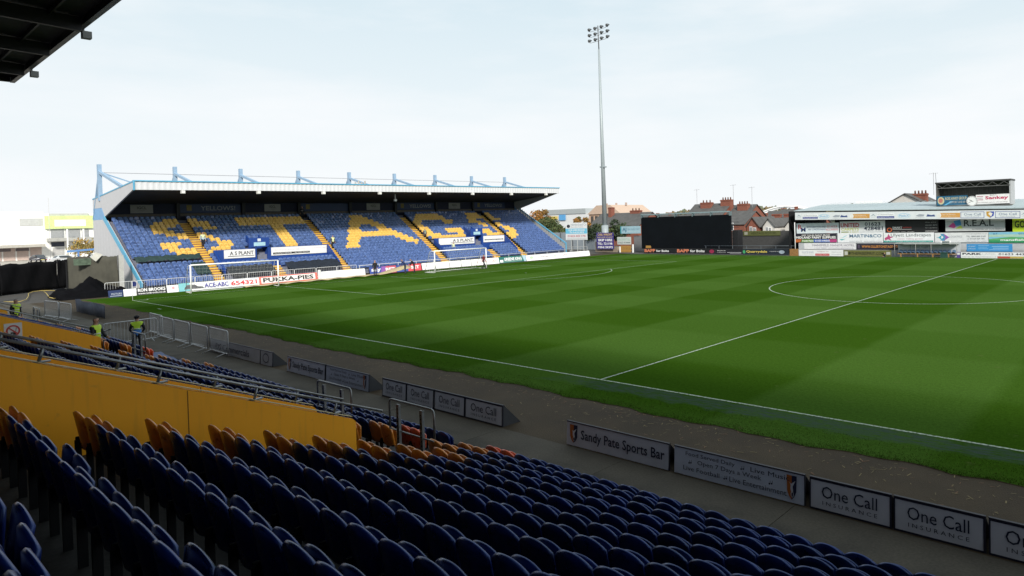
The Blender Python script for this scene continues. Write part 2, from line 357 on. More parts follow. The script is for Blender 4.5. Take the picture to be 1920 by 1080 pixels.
B().box((RXL-.04,-26.3,RZF-.10),(RXL+.14,RF-.17,RZF+.60)).obj('roof_end_beam', M((.030,.031,.034), .5, .2, var=.2), st)
m_steel = M((.055,.055,.06), .45, .5, name='roof_steel')
for x in [RXL+3.6+i*5.0 for i in range(15)]:
    b = B(); b.bar((x,RF-.2,RZF-.12),(x,-26,roofz(-26)-.3), .16, .5); b.obj('rafter', m_steel, st)
b = B()
for i in range(9): b.bar((RXL, RF-1.1-2*i, roofz(RF-1.1-2*i)+.05),(86, RF-1.1-2*i, roofz(RF-1.1-2*i)+.05), .07, .16)
b.obj('purlin', m_steel, st)
for x in (24.1, 33.1, 42.1):
    b = B().box((x-.14,RF-.02,RZF-.42),(x+.14,RF+.26,RZF-.16)).bar((x,RF+.04,RZF-.2),(x,RF+.04,RZF-.0),.05); b.obj('eaves_floodlight', M((.25,.25,.24), .5), st)
b = B().box((24,-12.6,13.55),(25.6,-12.45,13.7)); b.obj('strip_light', M((.5,.5,.48), .5), st)
# ---- tip-up seats
def shell(hw, H, drop, ex, curve, lean, th, z0, y0, nu=10, nv=4, taper=.05):
    vs = []; fs = []
    def P(u, t, off):
        z = z0 + t*(H - drop*abs(u)**ex); x = u*hw*(1-taper*(1-t)); y = y0 + curve*u*u - lean*t + off
        return (x, y, z)
    for s in (0, 1):
        for i in range(nv+1):
            for j in range(nu+1):
                vs.append(P(-1+2*j/nu, i/nv, th*s))
    w = nu+1; k = (nv+1)*w
    for i in range(nv):
        for j in range(nu):
            a = i*w+j; fs.append((a,a+1,a+w+1,a+w)); fs.append((k+a+w,k+a+w+1,k+a+1,k+a))
    ring = [j for j in range(w)] + [i*w+nu for i in range(1, nv+1)] + [nv*w+j for j in range(nu-1, -1, -1)] + [i*w for i in range(nv-1, 0, -1)]
    m = len(vs); c = Vector((0, y0+th/2, z0+H/2))
    for r in ring:      # rounded rim
        a = Vector(vs[r]); b2 = Vector(vs[k+r]); p = (a+b2)/2; d = Vector((p.x-c.x, 0, p.z-c.z)).normalized()*.014; vs.append(tuple(p+d))
    q = len(ring)
    for i in range(q):
        i2 = (i+1) % q; fs.append((ring[i], m+i, m+i2, ring[i2])); fs.append((m+i, k+ring[i], k+ring[i2], m+i2))
    return vs, fs
BACKG = shell(.213, .465, .100, 2.2, .050, .075, .046, .345, 0, 12)
PANG = shell(.200, .362, .090, 2.2, .034, -.020, .040, .365, .072, 12)
BRK = B().box((-.244,-.03,0),(-.212,.035,.42)).box((-.244,-.02,.36),(-.212,.03,.46)).box((-.212,.02,.345),(.212,.05,.375))
seatmesh = {}
for nm, mt in (('blue', m_blue_seat), ('yellow', m_yel_seat), ('orange', m_red_seat)):
    seatmesh[nm] = (B().add(*BACKG).mesh('backrest', mt, True), B().add(*PANG).mesh('seat_pan', mt, True))
brkmesh = BRK.mesh('bracket', m_dark)
SP = .47
def colour_for(block, j, k, nk):
    if block == 'main': return ('orange' if j == 0 else 'yellow') if k < 2 else 'blue'
    if k < 2 and j < 12: return 'yellow'
    if k >= nk-2 and 1 <= j <= 4: return 'yellow' if j > 1 else 'orange'
    return 'blue'
allseats = []
for j in range(13):
    x0 = 52.62 if j < 3 else 53.83
    if j >= 11: x0 = 53.75
    xs = [x0+.02+SP*i for i in range(60)]
    for k, x in enumerate(xs):
        if x < 79.5: allseats.append(('main', j, k, len(xs), x+.2))
    xa = 36.3 if j < 3 else 37.55
    xb = 51.35 if j < 5 else 50.9
    nn = int((xb-xa)/SP)
    if j < 11:
        for k in range(nn): allseats.append(('next', j, k, nn, xa+.2+SP*k))
    if 1 <= j < 11:
        for k in range(24): allseats.append(('far', j, k, 24, 21.5+(0 if j < 3 else 0)+SP*k))
vis = []
rest = []
for s in allseats:
    P = (s[4], RY(s[1]), RZ(s[1])+.7); q = px_of(P)
    inview = q and -60 < q[0] < 1990 and 300 < q[1] < 1130
    if not inview: 
        if q and -500 < q[0] < 2500 and q[1] < 1700 and s[0] == 'main': rest.append((1e9, s))
        continue
    vis.append((q[2], s))
# things hidden behind the first gangway wall count last
vis.sort(key=lambda a: a[0] + (40 if (a[1][0] != 'main' and a[1][1] > 4) else 0))
ORD = ['first','second','third','fourth','fifth','sixth','seventh','eighth','ninth','tenth','eleventh','twelfth','thirteenth']
def nth(k):
    k += 1; return '%d%s' % (k, 'th' if 10 <= k % 100 <= 20 else {1:'st',2:'nd',3:'rd'}.get(k % 10, 'th'))
def place(s):
    bl, j, k, nk, x = s; c = colour_for(bl, j, k, nk)
    where = {'main':'nearest block','next':'block beyond the nearest gangway wall','far':'block beyond the sign'}[bl]
    o = thing('stadium_seat', '%s tip-up seat, %s from the left, %s row up, %s' % (c, nth(k), ORD[j], where), 'seat', (x, RY(j)+random.uniform(-.008,.008), RZ(j)), random.gauss(0, .012), 'tip-up seats in the near stand')
    bm, pm = seatmesh[c]
    mobj('backrest', bm, o); p = mobj('seat_pan', pm, o); p.rotation_euler = (random.gauss(.0, .035), 0, 0); mobj('bracket', brkmesh, o)
for q, s in vis[:300]: place(s)
lowB = shell(.213, .465, .100, 2.2, .050, .075, .046, .345, 0, 8, 1); lowP = shell(.200, .362, .090, 2.2, .034, -.020, .040, .365, .072, 8, 1)
rs = B()
for q, s in vis[300:]+rest:
    bl, j, k, nk, x = s; c = {'blue':0,'yellow':1,'orange':2}[colour_for(bl, j, k, nk)]
    for g in (lowB, lowP): rs.add([(a+x, b2+RY(j), c2+RZ(j)) for a, b2, c2 in g[0]], g[1], c)
    rs.add([(a+x, b2+RY(j), c2+RZ(j)) for a, b2, c2 in BRK.v], BRK.f, 3)
tag(rs.obj('stadium_seats', [m_blue_seat, m_yel_seat, m_red_seat, m_dark], None, True), 'remaining blue tip-up seats of the near stand in long rows', 'seats', 'tip-up seats in the near stand', 'stuff')
def wall_mat():   # painted blockwork: rain streaks, scuffs and dull patches
    global n, l, tc
    m, n, l, b = nmat('yellow_wall'); tc = n.new('ShaderNodeTexCoord'); b.inputs['Roughness'].default_value = .5; b.inputs['Specular IOR Level'].default_value = .3
    c = mix_(ramp_(noise_(.9, 5), .3, .7), (.97,.43,.018), (.90,.38,.016))
    c = mix_(math_('MULTIPLY', ramp_(noise_(2.2, 6, None, (1, 6, .5)), .55, .75), .35), c, (.60,.29,.03))
    c = mix_(math_('MULTIPLY', ramp_(noise_(5.5, 7), .68, .76), .30), c, (.40,.20,.05))
    l.new(c, b.inputs['Base Color']); p = n.new('ShaderNodeBump'); p.inputs['Strength'].default_value = .12; p.inputs['Distance'].default_value = .01; l.new(noise_(8, 5), p.inputs['Height']); l.new(p.outputs[0], b.inputs['Normal'])
    return m
# ---- gangway walls with coping and handrail
m_ywall = wall_mat(); m_bwall = M((.02,.06,.30), .5, 0, .12, 1.4, name='blue_wall')
m_cope = M((.46,.38,.20), .6, name='coping')
def wtop(y): return 1.81 + (-10.29-y)*.4115
def gangway_wall(x, label, colr, thick=.11, rail=True, raildz=.20, seam=None, yend=-10.29, dz=0.0, step=1.35):
    root = thing('gangway_wall', label, 'wall')
    pts = [(yend, RZ(4)-.3), (yend, wtop(yend)+dz-.07), (yend-.05, wtop(yend)+dz-.01)] + [(-17, wtop(-17)+dz), (-17, RZ(4)-.3)]
    cuts = [yend-.06] if not seam else [yend-.06]+seam
    fn = lambda a, z, d: (d, a, z)
    B().prism(pts, fn, x-thick, x, 0).obj('panel', colr, root)
    for sy in (seam or []):
        B().box((x,sy-.006,wtop(sy)+dz-.9),(x+.003,sy+.006,wtop(sy)+dz-.03)).obj('seam', M((.20,.09,.01), .8), root)
    ya, yb = yend-.06, -17
    b = B().add([(x-thick-.006,ya,wtop(ya)+dz+.001),(x+.004,ya,wtop(ya)+dz+.001),(x+.004,yb,wtop(yb)+dz+.001),(x-thick-.006,yb,wtop(yb)+dz+.001)]+[(x-thick-.006,ya,wtop(ya)+dz+.012),(x+.004,ya,wtop(ya)+dz+.012),(x+.004,yb,wtop(yb)+dz+.012),(x-thick-.006,yb,wtop(yb)+dz+.012)], [(0,1,2,3),(7,6,5,4),(0,4,5,1),(1,5,6,2),(2,6,7,3),(3,7,4,0)])
    b.obj('coping', m_cope, root)
    if rail:
        ra, rbb = yend+.55, -17
        h = B().tube([(x-.05,ra,wtop(ra)+dz+raildz),(x-.05,rbb,wtop(rbb)+dz+raildz)], .021, 8); hr = h.obj('handrail', m_galv, root, True)
        y = yend-.35
        while y > -16.5:
            bb = B().tube([(x-.05,y-.02,wtop(y)+dz+.012),(x-.05,y+.03,wtop(y)+dz+raildz-.02)], .021, 8).box((x-.085,y-.13,wtop(y)+dz+.004),(x-.015,y+.10,wtop(y)+dz+.024))
            bb.obj('rail_bracket', m_galv, hr, True); y -= step
    return root
gangway_wall(53.0, 'large yellow gangway wall with a handrail, nearest the camera', m_ywall, seam=[-12.9], step=1.30, raildz=.21)
gangway_wall(51.7, 'yellow gangway wall just behind the nearest one, mostly hidden', m_ywall, raildz=.22, yend=-10.36, seam=[-12.3])
gangway_wall(36.7, 'yellow gangway wall that carries the no smoking sign', m_ywall, rail=False, dz=.05)
gangway_wall(35.3, 'blue gangway wall with a handrail behind the no smoking sign wall', m_bwall, raildz=.12, dz=.10, yend=-10.75, step=2.2)
gangway_wall(20.4, 'short stretch of yellow gangway wall at the left edge of the picture', m_ywall, raildz=.30, dz=-.1)
# no smoking sign
board('no_smoking_sign', 'white no smoking sign with red ring on the yellow wall', 'sign', (36.707,-12.67,2.05), (0,1,0), .42, .54, (.74,.72,.70),
      [('r',.28,.0,1,.10,(.55,.06,.05)), ('o',.5,.56,.40,.33,.045,(.55,.07,.06)), ('r',.36,.40,.60,.48,BLACK), ('r',.50,.34,.66,.46,BLACK), ('p',[(.60,.50),(.66,.48),(.72,.72),(.66,.74)],(.35,.35,.35)),
       ('p',[(.20,.74),(.25,.80),(.80,.38),(.75,.32)],(.55,.07,.06))], th=.006)
# ---- crush barriers
def crush_barrier(x0, x1, y, zt, zb, label, rows=True):
    root = thing('crush_barrier', label, 'barrier', group='crush barriers at the gangway mouths')
    c = .08
    B().tube([(x0,y,zt-.62),(x0,y,zt-c),(x0+c*.3,y,zt-c*.3),(x0+c,y,zt),(x1-c,y,zt),(x1-c*.3,y,zt-c*.3),(x1,y,zt-c),(x1,y,zt-.55)], .021, 8).obj('rail', m_galv, root, True)
    for x in (x0+.36, x1-.36):
        b = B().box((x-.035,y-.05,zb),(x+.035,y-.022,zt-.06)).box((x-.042,y-.052,zb),(x-.035,y+.0,zt-.06)).box((x+.035,y-.052,zb),(x+.042,y+.0,zt-.06))
        p = b.obj('post', m_galv, root)
        h = B()
        for i in range(9): h.box((x-.012,y-.056,zt-.16-i*.085),(x+.012,y-.051,zt-.13-i*.085))
        h.obj('slot', m_dark, p)
    B().tube([(x0+.02,y-.01,zt-.60),(x1-.02,y-.01,zt-.60)], .017, 6).obj('cross_rail', m_galv, root, True)
crush_barrier(51.97, 53.49, -9.0, 1.72, .12, 'steel crush barrier in front of the nearest gangway mouth')
crush_barrier(48.95, 50.46, -9.0, 1.71, .12, 'steel crush barrier behind the end of the nearest handrail')
crush_barrier(35.03, 36.5, -9.0, 1.70, .12, 'steel crush barrier in front of the steward in blue and yellow')
crush_barrier(18.3, 19.8, -9.0, 1.60, .12, 'small steel crush barrier nearest the left edge of the picture')
# gate leaf beside the vomitory, far barrier loop
tag(B().tube([(52.9,-9.6,.45),(52.9,-9.6,1.05)], .02, 6).box((52.88,-9.66,.62),(53.12,-9.54,.70)).obj('gate_latch', m_galv), 'small steel latch post among the yellow seats by the gangway', 'post')
b = B().tube([(33.9,-9.6,.5),(33.9,-9.6,1.5),(34.1,-9.6,1.72),(34.9,-9.6,1.85)], .02, 8)
tag(b.obj('curved_rail', m_galv, None, True), 'curved steel rail rising left of the crush barrier by the steward', 'rail')
# blue tarpaulin over low seats
tb = B(); nx_, ny_ = 22, 8; v = []
for i in range(nx_+1):
    for j in range(ny_+1):
        x = 28.6+6.9*i/nx_; y = -6.85-1.7*j/ny_; v.append((x, y, .05+.30*j/ny_+.05*sin(i*1.3+j)+.04*sin(j*2.1-i*.7)))
tb.add(v, [(i*(ny_+1)+j,(i+1)*(ny_+1)+j,(i+1)*(ny_+1)+j+1,i*(ny_+1)+j+1) for i in range(nx_) for j in range(ny_)])
o = tag(tb.obj('tarpaulin', M((.012,.045,.16), .5, var=.25), None, True), 'blue tarpaulin over the low seats in front of the stewards', 'tarpaulin')
md = o.modifiers.new('thickness', 'SOLIDIFY'); md.thickness = .01
# ---- pitch-side A-frame boards along the walkway
def aframe(x0, x1, label, items, col=(.60,.61,.65), h=.545, rim=True, rightend=False, leftend=False, group='A-frame boards along the walkway'):
    w = x1-x0
    def extra(root):
        # local: x right, y up, z toward the camera; sheet sloping down on the pitch side
        b = B().add([(0,h,-.035),(w,h,-.035),(w,0,-.62),(0,0,-.62),(0,h-.02,-.055),(w,h-.02,-.055),(w,0,-.65),(0,0,-.65)], [(3,2,1,0),(4,5,6,7),(0,4,7,3),(2,6,5,1)])
        b.obj('pitch_side_panel', M((.10,.10,.11), .6), root)
        B().box((-.006,h,-.05),(w+.006,h+.010,.010)).box((w,0,-.034),(w+.010,h,.008)).obj('edge_trim', M((.012,.013,.022), .6), root)
        for e, xx in ((leftend, 0.0), (rightend, w-.02)):
            if e: B().prism([(0,.0),(h,.0),(0,.60)], lambda a, d, t: (t, a, -.036-d), xx, xx+.02).obj('end_board', M((.035,.037,.042), .7), root)
    its = ([('r',0,.93,1,1,(.02,.02,.035)), ('r',0,0,1,.05,(.02,.02,.035)), ('r',0,0,.018,1,(.02,.02,.035)), ('r',.982,0,1,1,(.02,.02,.035))] if rim else [('r',0,.97,1,1,(.03,.03,.04))]) + list(items)
    return board('advertising_board', label, 'board', (x0,-5.2,-.02), (1,0,0), w, h, col, its, v=(0,.06,1), th=.03, group=group, extra=extra, rough=.4)
DK = (.012,.016,.04)
def onecall(x0, x1, label, **k): return aframe(x0, x1, label, [('t','One Call',.16,.42,.84,.80,DK), ('t','I N S U R A N C E',.17,.20,.84,.32,DK)], **k)
def shield(cx, cy, sx_, sy_):
    L_ = [(cx-sx_,cy+sy_),(cx,cy+sy_),(cx,cy-sy_),(cx-sx_*.5,cy-sy_*.75),(cx-sx_*.9,cy-sy_*.3)]; R_ = [(cx,cy+sy_),(cx+sx_,cy+sy_),(cx+sx_*.9,cy-sy_*.3),(cx+sx_*.5,cy-sy_*.75),(cx,cy-sy_)]
    return [('p',L_,(.42,.12,.02)), ('p',R_,(.012,.014,.05)), ('p',[(cx-.45*sx_,cy+.45*sy_),(cx-.1*sx_,cy+.3*sy_),(cx+.75*sx_,cy+.62*sy_),(cx+.2*sx_,cy+.1*sy_),(cx+.3*sx_,cy-.3*sy_),(cx,cy-.45*sy_),(cx-.25*sx_,cy-.1*sy_),(cx-.2*sx_,cy+.2*sy_)],(.55,.56,.60)), ('o',cx+.12*sx_,cy-.55*sy_,.3*sx_,.25*sy_,.012,(.45,.46,.5))]
sandy = shield(.075,.50,.042,.38) + [('t','Sandy Pate Sports Bar',.155,.22,.965,.74,DK,.012)]
food = [('t','Food Served Daily',.10,.70,.50,.88,DK), ('t','Live Music',.62,.70,.90,.86,DK), ('t','Open 7 Days a Week',.20,.44,.70,.64,DK), ('t','Live Football',.08,.20,.38,.36,DK), ('t','Live Entertainment',.46,.18,.88,.36,DK)] + shield(.915,.50,.035,.40)
for nx0, ny0 in ((.55,.76),(.13,.53),(.76,.50),(.42,.28)):
    food += [('e',nx0,ny0-.05,.006,.03,DK), ('r',nx0+.004,ny0-.05,nx0+.007,ny0+.06,DK), ('e',nx0+.016,ny0-.03,.006,.03,DK), ('r',nx0+.020,ny0-.03,nx0+.023,ny0+.08,DK)]
aframe(53.22, 56.16, 'white A-frame board reading Sandy Pate Sports Bar, the nearer of two', sandy, col=(.56,.58,.64), rim=False, leftend=True)
aframe(56.30, 59.14, 'white A-frame board listing food, music and entertainment, the nearer of two', food, col=(.56,.61,.70), rim=False)
for i, (a, b2, tx) in enumerate(((59.24,60.66,'beside the food and music board'),(60.70,62.05,'second right of the food and music board'),(62.10,63.5,'cut off by the right edge of the picture'))):
    onecall(a, b2, 'white A-frame board reading One Call Insurance, ' + tx)
for i, (a, b2, tx) in enumerate(((45.25,46.55,'leftmost of the row of four'),(46.58,47.93,'second of the row of four'),(47.97,49.35,'third of the row of four'),(49.38,50.92,'rightmost of the row of four'))):
    onecall(a, b2, 'grey A-frame board reading One Call, ' + tx, rightend=(i == 3), leftend=(i == 0))
aframe(38.75, 41.6, 'white A-frame board reading Sandy Pate Sports Bar, the farther of two', sandy, col=(.56,.58,.66), rim=False, leftend=True)
aframe(41.7, 44.45, 'white A-frame board listing food and music, the farther of two', food, col=(.50,.54,.64), rim=False, rightend=True)
aframe(31.3, 36.4, 'grey A-frame board reading DS Commercials behind the crowd barriers', [('t','DS Commercials',.12,.25,.80,.75,DK,.01)], col=(.42,.42,.44), rim=False)
aframe(36.45, 37.5, 'short grey A-frame board with a round badge', [('o',.45,.5,.26,.34,.04,DK)] , col=(.40,.41,.44), rim=False, rightend=True)
tag(B().tube([(62.55,-6.9,-.4),(62.55,-6.9,.12),(62.6,-6.9,.22),(62.7,-6.9,.26),(63.4,-6.9,.26)], .022, 8).obj('corner_rail', m_galv, None, True), 'steel tube rail at the bottom right corner of the picture', 'rail')
# ================================================================ GOAL-END STAND (lettered seats)
T = lambda y: .0085*(y-3.3)
Y0, Y1 = 3.3, 59.25
gs = thing('goal_end_stand', 'cantilever-roofed stand with blue and yellow seats behind the goals', 'stand')
SX = lambda i: -9.60-.513*i
SZ = lambda i: .08+.313*i
m_deck = M((.16,.17,.22), .8, var=.2, name='stand_deck'); m_lclad = M((.50,.50,.52), .5, var=.06, name='light_cladding'); m_cyan = M((.10,.36,.55), .45, var=.08, name='pale_blue_paint')
m_sblue = M((.012,.05,.24), .5, var=.12, name='stand_blue'); m_fasc = M((.60,.61,.64), .5, var=.04, name='fascia_sheet')
def tbox(a, b):   # box that follows the slight fall of the stand along y
    q = B().box(a, b); q.v = [(x, y, z+T(y)) for x, y, z in q.v]; return q
for i in range(22):
    for ya, yb in ([(Y0, Y1)] if not 3 <= i <= 7 else [(Y0, 10.5), (22.8, 37.5), (50.05, Y1)]):
        tbox((SX(i)+.30-.513, ya, SZ(i)-.6), (SX(i)+.30, yb, SZ(i))).obj('terrace_step', m_deck, gs)
for ya, yb in ((10.52,22.78),(37.52,50.03)): tbox((-13.4, ya, -.2), (SX(2)-.22, yb, 1.16)).obj('entrance_platform', m_deck, gs)
fn = lambda a, z, d: (a, d, z+T(d))
def poly(name, pts, d0, d1, m): return B().prism(pts, fn, d0, d1).obj(name, m, gs)
# left end wall: vertical cladding sheets, each its own piece
def wall_top(x): return .75 + (-9.35-x)*(7.16-.75)/(20.6-9.35)
xs = [-9.35-1.06*k for k in range(16)]; xs[-1] = -25.2
for a, b2 in zip(xs, xs[1:]):
    za = wall_top(a) if a > -20.6 else 6.9; zb = wall_top(b2) if b2 > -20.6 else 6.9
    poly('cladding_sheet', [(a,0),(a,za),(b2+.02,zb),(b2+.02,0)], Y0-.14, Y0-.04+random.uniform(-.012,.0), m_lclad)
poly('end_stripe', [(-9.15,0),(-9.15,.75),(-20.75,7.30),(-21.0,6.85),(-9.75,.52),(-9.75,0)], Y0-.22, Y0-.145, m_cyan)
for side, d0, d1 in (('left', Y0-.16, Y0-.02), ('right', Y1+.02, Y1+.16)):
    for a, b2, c, d, mt in ((-10.95,9.50,-10.9,10.22,None),):
        poly('gable_panel', [(-20.6,7.2),(-10.98,9.48),(-10.9,10.2),(-24.9,9.12),(-24.9,8.15),(-21.6,8.15)], d0, d1, m_lclad)
    poly('gable_band', [(-20.62,7.18),(-21.7,8.14),(-24.9,8.14),(-25.0,6.92),(-20.9,6.92)], d0+.004, d1-.004, M((.18,.36,.60), .5))
    poly('gable_trim', [(-10.75,10.2),(-10.75,10.32),(-25.0,9.22),(-25.0,9.10)], d0-.03, d1+.03, m_cyan)
# roof
r = B().add([(x,y,z+T(y)) for x, y, z in ((-10.8,Y0,10.18),(-24.9,Y0,9.08),(-24.9,Y1,9.08),(-10.8,Y1,10.18),(-10.8,Y0,9.52),(-24.9,Y0,8.2),(-24.9,Y1,8.2),(-10.8,Y1,9.52))], [(0,3,2,1),(4,5,6,7),(0,1,5,4),(1,2,6,5),(2,3,7,6),(3,0,4,7)])
r.obj('roof', M((.035,.036,.04), .8, var=.2, name='roof_lining'), gs)
f = B(); ny_ = 480; v = []
for k in range(ny_+1):
    y = Y0-.16+(Y1-Y0+.32)*k/ny_; x = -10.70+(.022 if k % 4 < 2 else 0); v += [(x,y,9.46+T(y)),(x,y,10.24+T(y))]
f.add(v, [(2*k,2*k+2,2*k+3,2*k+1) for k in range(ny_)]); f.v += []
f.obj('fascia', m_fasc, gs)
tbox((-10.86,Y0-.16,9.45),(-10.74,Y1+.16,10.23)).obj('fascia_backing', m_lclad, gs)
tbox((-10.95,Y0-.2,10.25),(-10.60,Y1+.2,10.36)).obj('fascia_trim', m_cyan, gs)
tbox((-10.72,Y0-.22,9.42),(-10.60,Y0-.10,10.25)).obj('fascia_corner', m_cyan, gs)
for k in range(8):
    y = 7.1+7.03*k; b = tbox((-10.72,y-.16,9.12),(-10.36,y+.16,9.42)).bar((-10.6,y,9.44+T(y)),(-10.6,y,9.56+T(y)),.06)
    q = b.obj('fascia_floodlight', M((.62,.62,.60), .4), gs)
    tbox((-10.355,y-.13,9.15),(-10.345,y+.13,9.39)).obj('lens', M((.72,.72,.70), .2), q)
B().bar((-12.5,31.5,9.5),(-12.5,31.5,8.8),.07).box((-12.62,31.35,8.6),(-12.38,31.65,8.85)).obj('loudspeaker', m_white, gs)
# roof masts
m_mast = M((.26,.38,.52), .5, var=.1, name='mast_paint')
for k in range(9):
    y = 3.2+6.87*k; t = T(y)
    p = B().box((-22.45,y-.17,8.9+t),(-22.05,y+.17,12.7+t)).obj('roof_mast', m_mast, gs)
    B().bar((-22.2,y,11.9+t),(-14.6,y,9.98+t),.26,.26).obj('raking_strut', m_mast, p)
    B().bar((-22.3,y,11.9+t),(-25.0,y,8.6+t if k else 7.0),.20,.20).obj('back_strut', m_mast, p)
    if k == 0: B().bar((-22.2,y,11.9),(-16.0,y+2.6,9.95),.12,.12).obj('side_strut', m_mast, p)
B().tube([(-22.2,3.2,11.85),(-22.2,31,11.85+T(31)),(-22.2,58.2,11.85+T(58.2))], .03, 6).obj('tie_rod', M((.30,.31,.34), .5), gs)
# roof-top antenna cluster
for k in range(4): B().tube([(-14,27.0+.42*k,9.8),(-14,27.0+.42*k,11.0+.2*(k%2))], .10, 8).obj('roof_vent', M((.42,.40,.36), .6), gs)
# back wall with painted panels
m_back = M((.012,.016,.045), .7, var=.2, name='back_wall_paint')
tbox((-21.6,Y0,6.3),(-21.25,Y1,9.2)).obj('back_wall', m_back, gs)
tbox((-21.25,Y0,7.12),(-21.20,Y1,7.42)).obj('concrete_beam', M((.13,.12,.10), .8), gs)
for y in (9.85,16.62,23.2,30.0,36.8,43.6,50.45): tbox((-21.1,y-.17,6.2),(-20.85,y+.17,9.0)).obj('back_column', M((.02,.022,.028), .6), gs)
def wallprint(name, y, z0, z1, w, col, items): 
    root = gs
    z0 += T(y); z1 += T(y)
    b = B().box((-21.22,y,z0),(-21.18,y+w,z1)); o = b.obj(name, M(col, .5, var=.1), root); return o
def wtext(parent, s, y0, y1, z0, z1, col, x=-21.17, bold=.02):
    t = B().text(s, 0, 0, 1, 1, 0, 0, bold); t.v = [(x, y0+(y1-y0)*a, z0+(z1-z0)*c) for a, c, _ in t.v]; return t.obj('lettering', M(col, .5), parent)
for y0, y1 in ((5.5,7.55),(19.1,21.0),(32.5,34.5),(46.0,48.1)):
    o = wallprint('sponsor_panel', y0, 7.52, 8.42, y1-y0, (.28,.28,.28), None); z = 7.95+T(y0)
    wtext(o, 'IGCL', y0+.6, y1-.6, z, z+.3, (.05,.05,.05)); wtext(o, 'limited', y0+.75, y1-.75, z-.2, z-.08, (.2,.2,.2))
for y0, tt in ((10.1,True),(23.5,False),(37.1,True),(50.8,True)):
    o = wallprint('club_banner', y0, 7.5, 8.45, 6.3, (.018,.04,.12), None)
    z = 7.75+T(y0)
    if tt: wtext(o, 'YELLOWS!', y0+2.05, y0+5.7, z, z+.52, (.26,.27,.30))
    q = B().box((-21.175,y0+.65,z-.02),(-21.165,y0+1.15,z+.62)); q.obj('crest', M((.20,.15,.03), .5), o)
# ---- recessed entrances
def recess(ya, yb, yd, name):
    q = tbox((-13.35,ya,.4),(-13.15,yd-.15,3.32)).obj('entrance_wall', m_sblue, gs)
    q = tbox((-13.35,yd+1.15,.4),(-13.15,yb,3.32)).obj('entrance_wall', m_sblue, gs)
    tbox((-14.9,yd-.15,2.0),(-14.8,yd+1.15,4.2)).obj('entrance_lintel', m_sblue, gs)
    tbox((-14.8,yd-.1,.4),(-14.7,yd+1.1,2.9)).obj('door', M((.10,.035,.018), .6), gs)
    fz = lambda a, z, d: (a, d, z+T(d))
    for y in (yd-.2, yd+1.1): B().prism([(-13.1,.4),(-13.1,3.5),(-15.6,4.75),(-15.6,.4)], fz, y, y+.12).obj('entrance_cheek', m_sblue, gs)
    hd = tbox((-13.25,yd-.85,3.42),(-13.1,yd+1.28,4.45)).obj('entrance_header', m_sblue, gs)
    tbox((-13.1,yd-.35,3.55),(-13.085,yd+.85,3.95)).obj('direction_plate', M((.35,.55,.65), .5), hd)
    tbox((-13.1,yd+.05,4.05),(-13.085,yd+.38,4.35)).obj('direction_plate', M((.6,.65,.7), .5), hd)
    B().prism([(-13.1,.4),(-13.1,3.32),(-10.4,1.35),(-10.4,.4)], fz, yb, yb+.15).obj('wing_wall', m_sblue, gs)
    B().prism([(-13.1,.4),(-13.1,3.32),(-10.4,1.35),(-10.4,.4)], fz, ya-.15, ya).obj('wing_wall', m_sblue, gs)
recess(10.65, 22.65, 14.85, 'a'); recess(37.65, 49.9, 44.55, 'b')
t = .1
def vboard(y0, y1, z0, z1, label, items): board('advertising_board', label, 'board', (-13.09,y0,z0+T(y0)), (0,1,0), y1-y0, z1-z0, (.74,.74,.74), items, group='boards over the stand entrances')
vboard(11.5,14.6,2.38,3.28, 'white board reading A S PLANT over the left stand entrance', [('t','A S PLANT',.18,.36,.95,.80,BLACK,.015), ('r',.12,.20,.97,.27,BLACK)])
vboard(16.3,22.6,2.40,3.30, 'long white board with a black strip right of the left stand entrance', [('r',.03,.12,.68,.36,BLACK), ('t','THE PUBLIC NOTICES  -  ALL PRESS EVENTS',.05,.18,.66,.30,WHITE), ('t','www.stadium boxes',.72,.66,.97,.78,(.5,.4,.5)), ('t','for all your events call today',.06,.58,.60,.72,(.55,.45,.5))])
vboard(38.3,44.3,2.38,3.28, 'white board reading A S PLANT over the right stand entrance', [('t','A S PLANT',.38,.36,.96,.80,BLACK,.015), ('r',.32,.20,.98,.27,BLACK)])
vboard(45.95,49.85,2.38,3.28, 'white board with a black strip right of the right stand entrance', [('r',.05,.30,.95,.46,BLACK), ('t','THE PUBLIC NOTICES - ALL EVENTS',.1,.34,.9,.43,WHITE)])
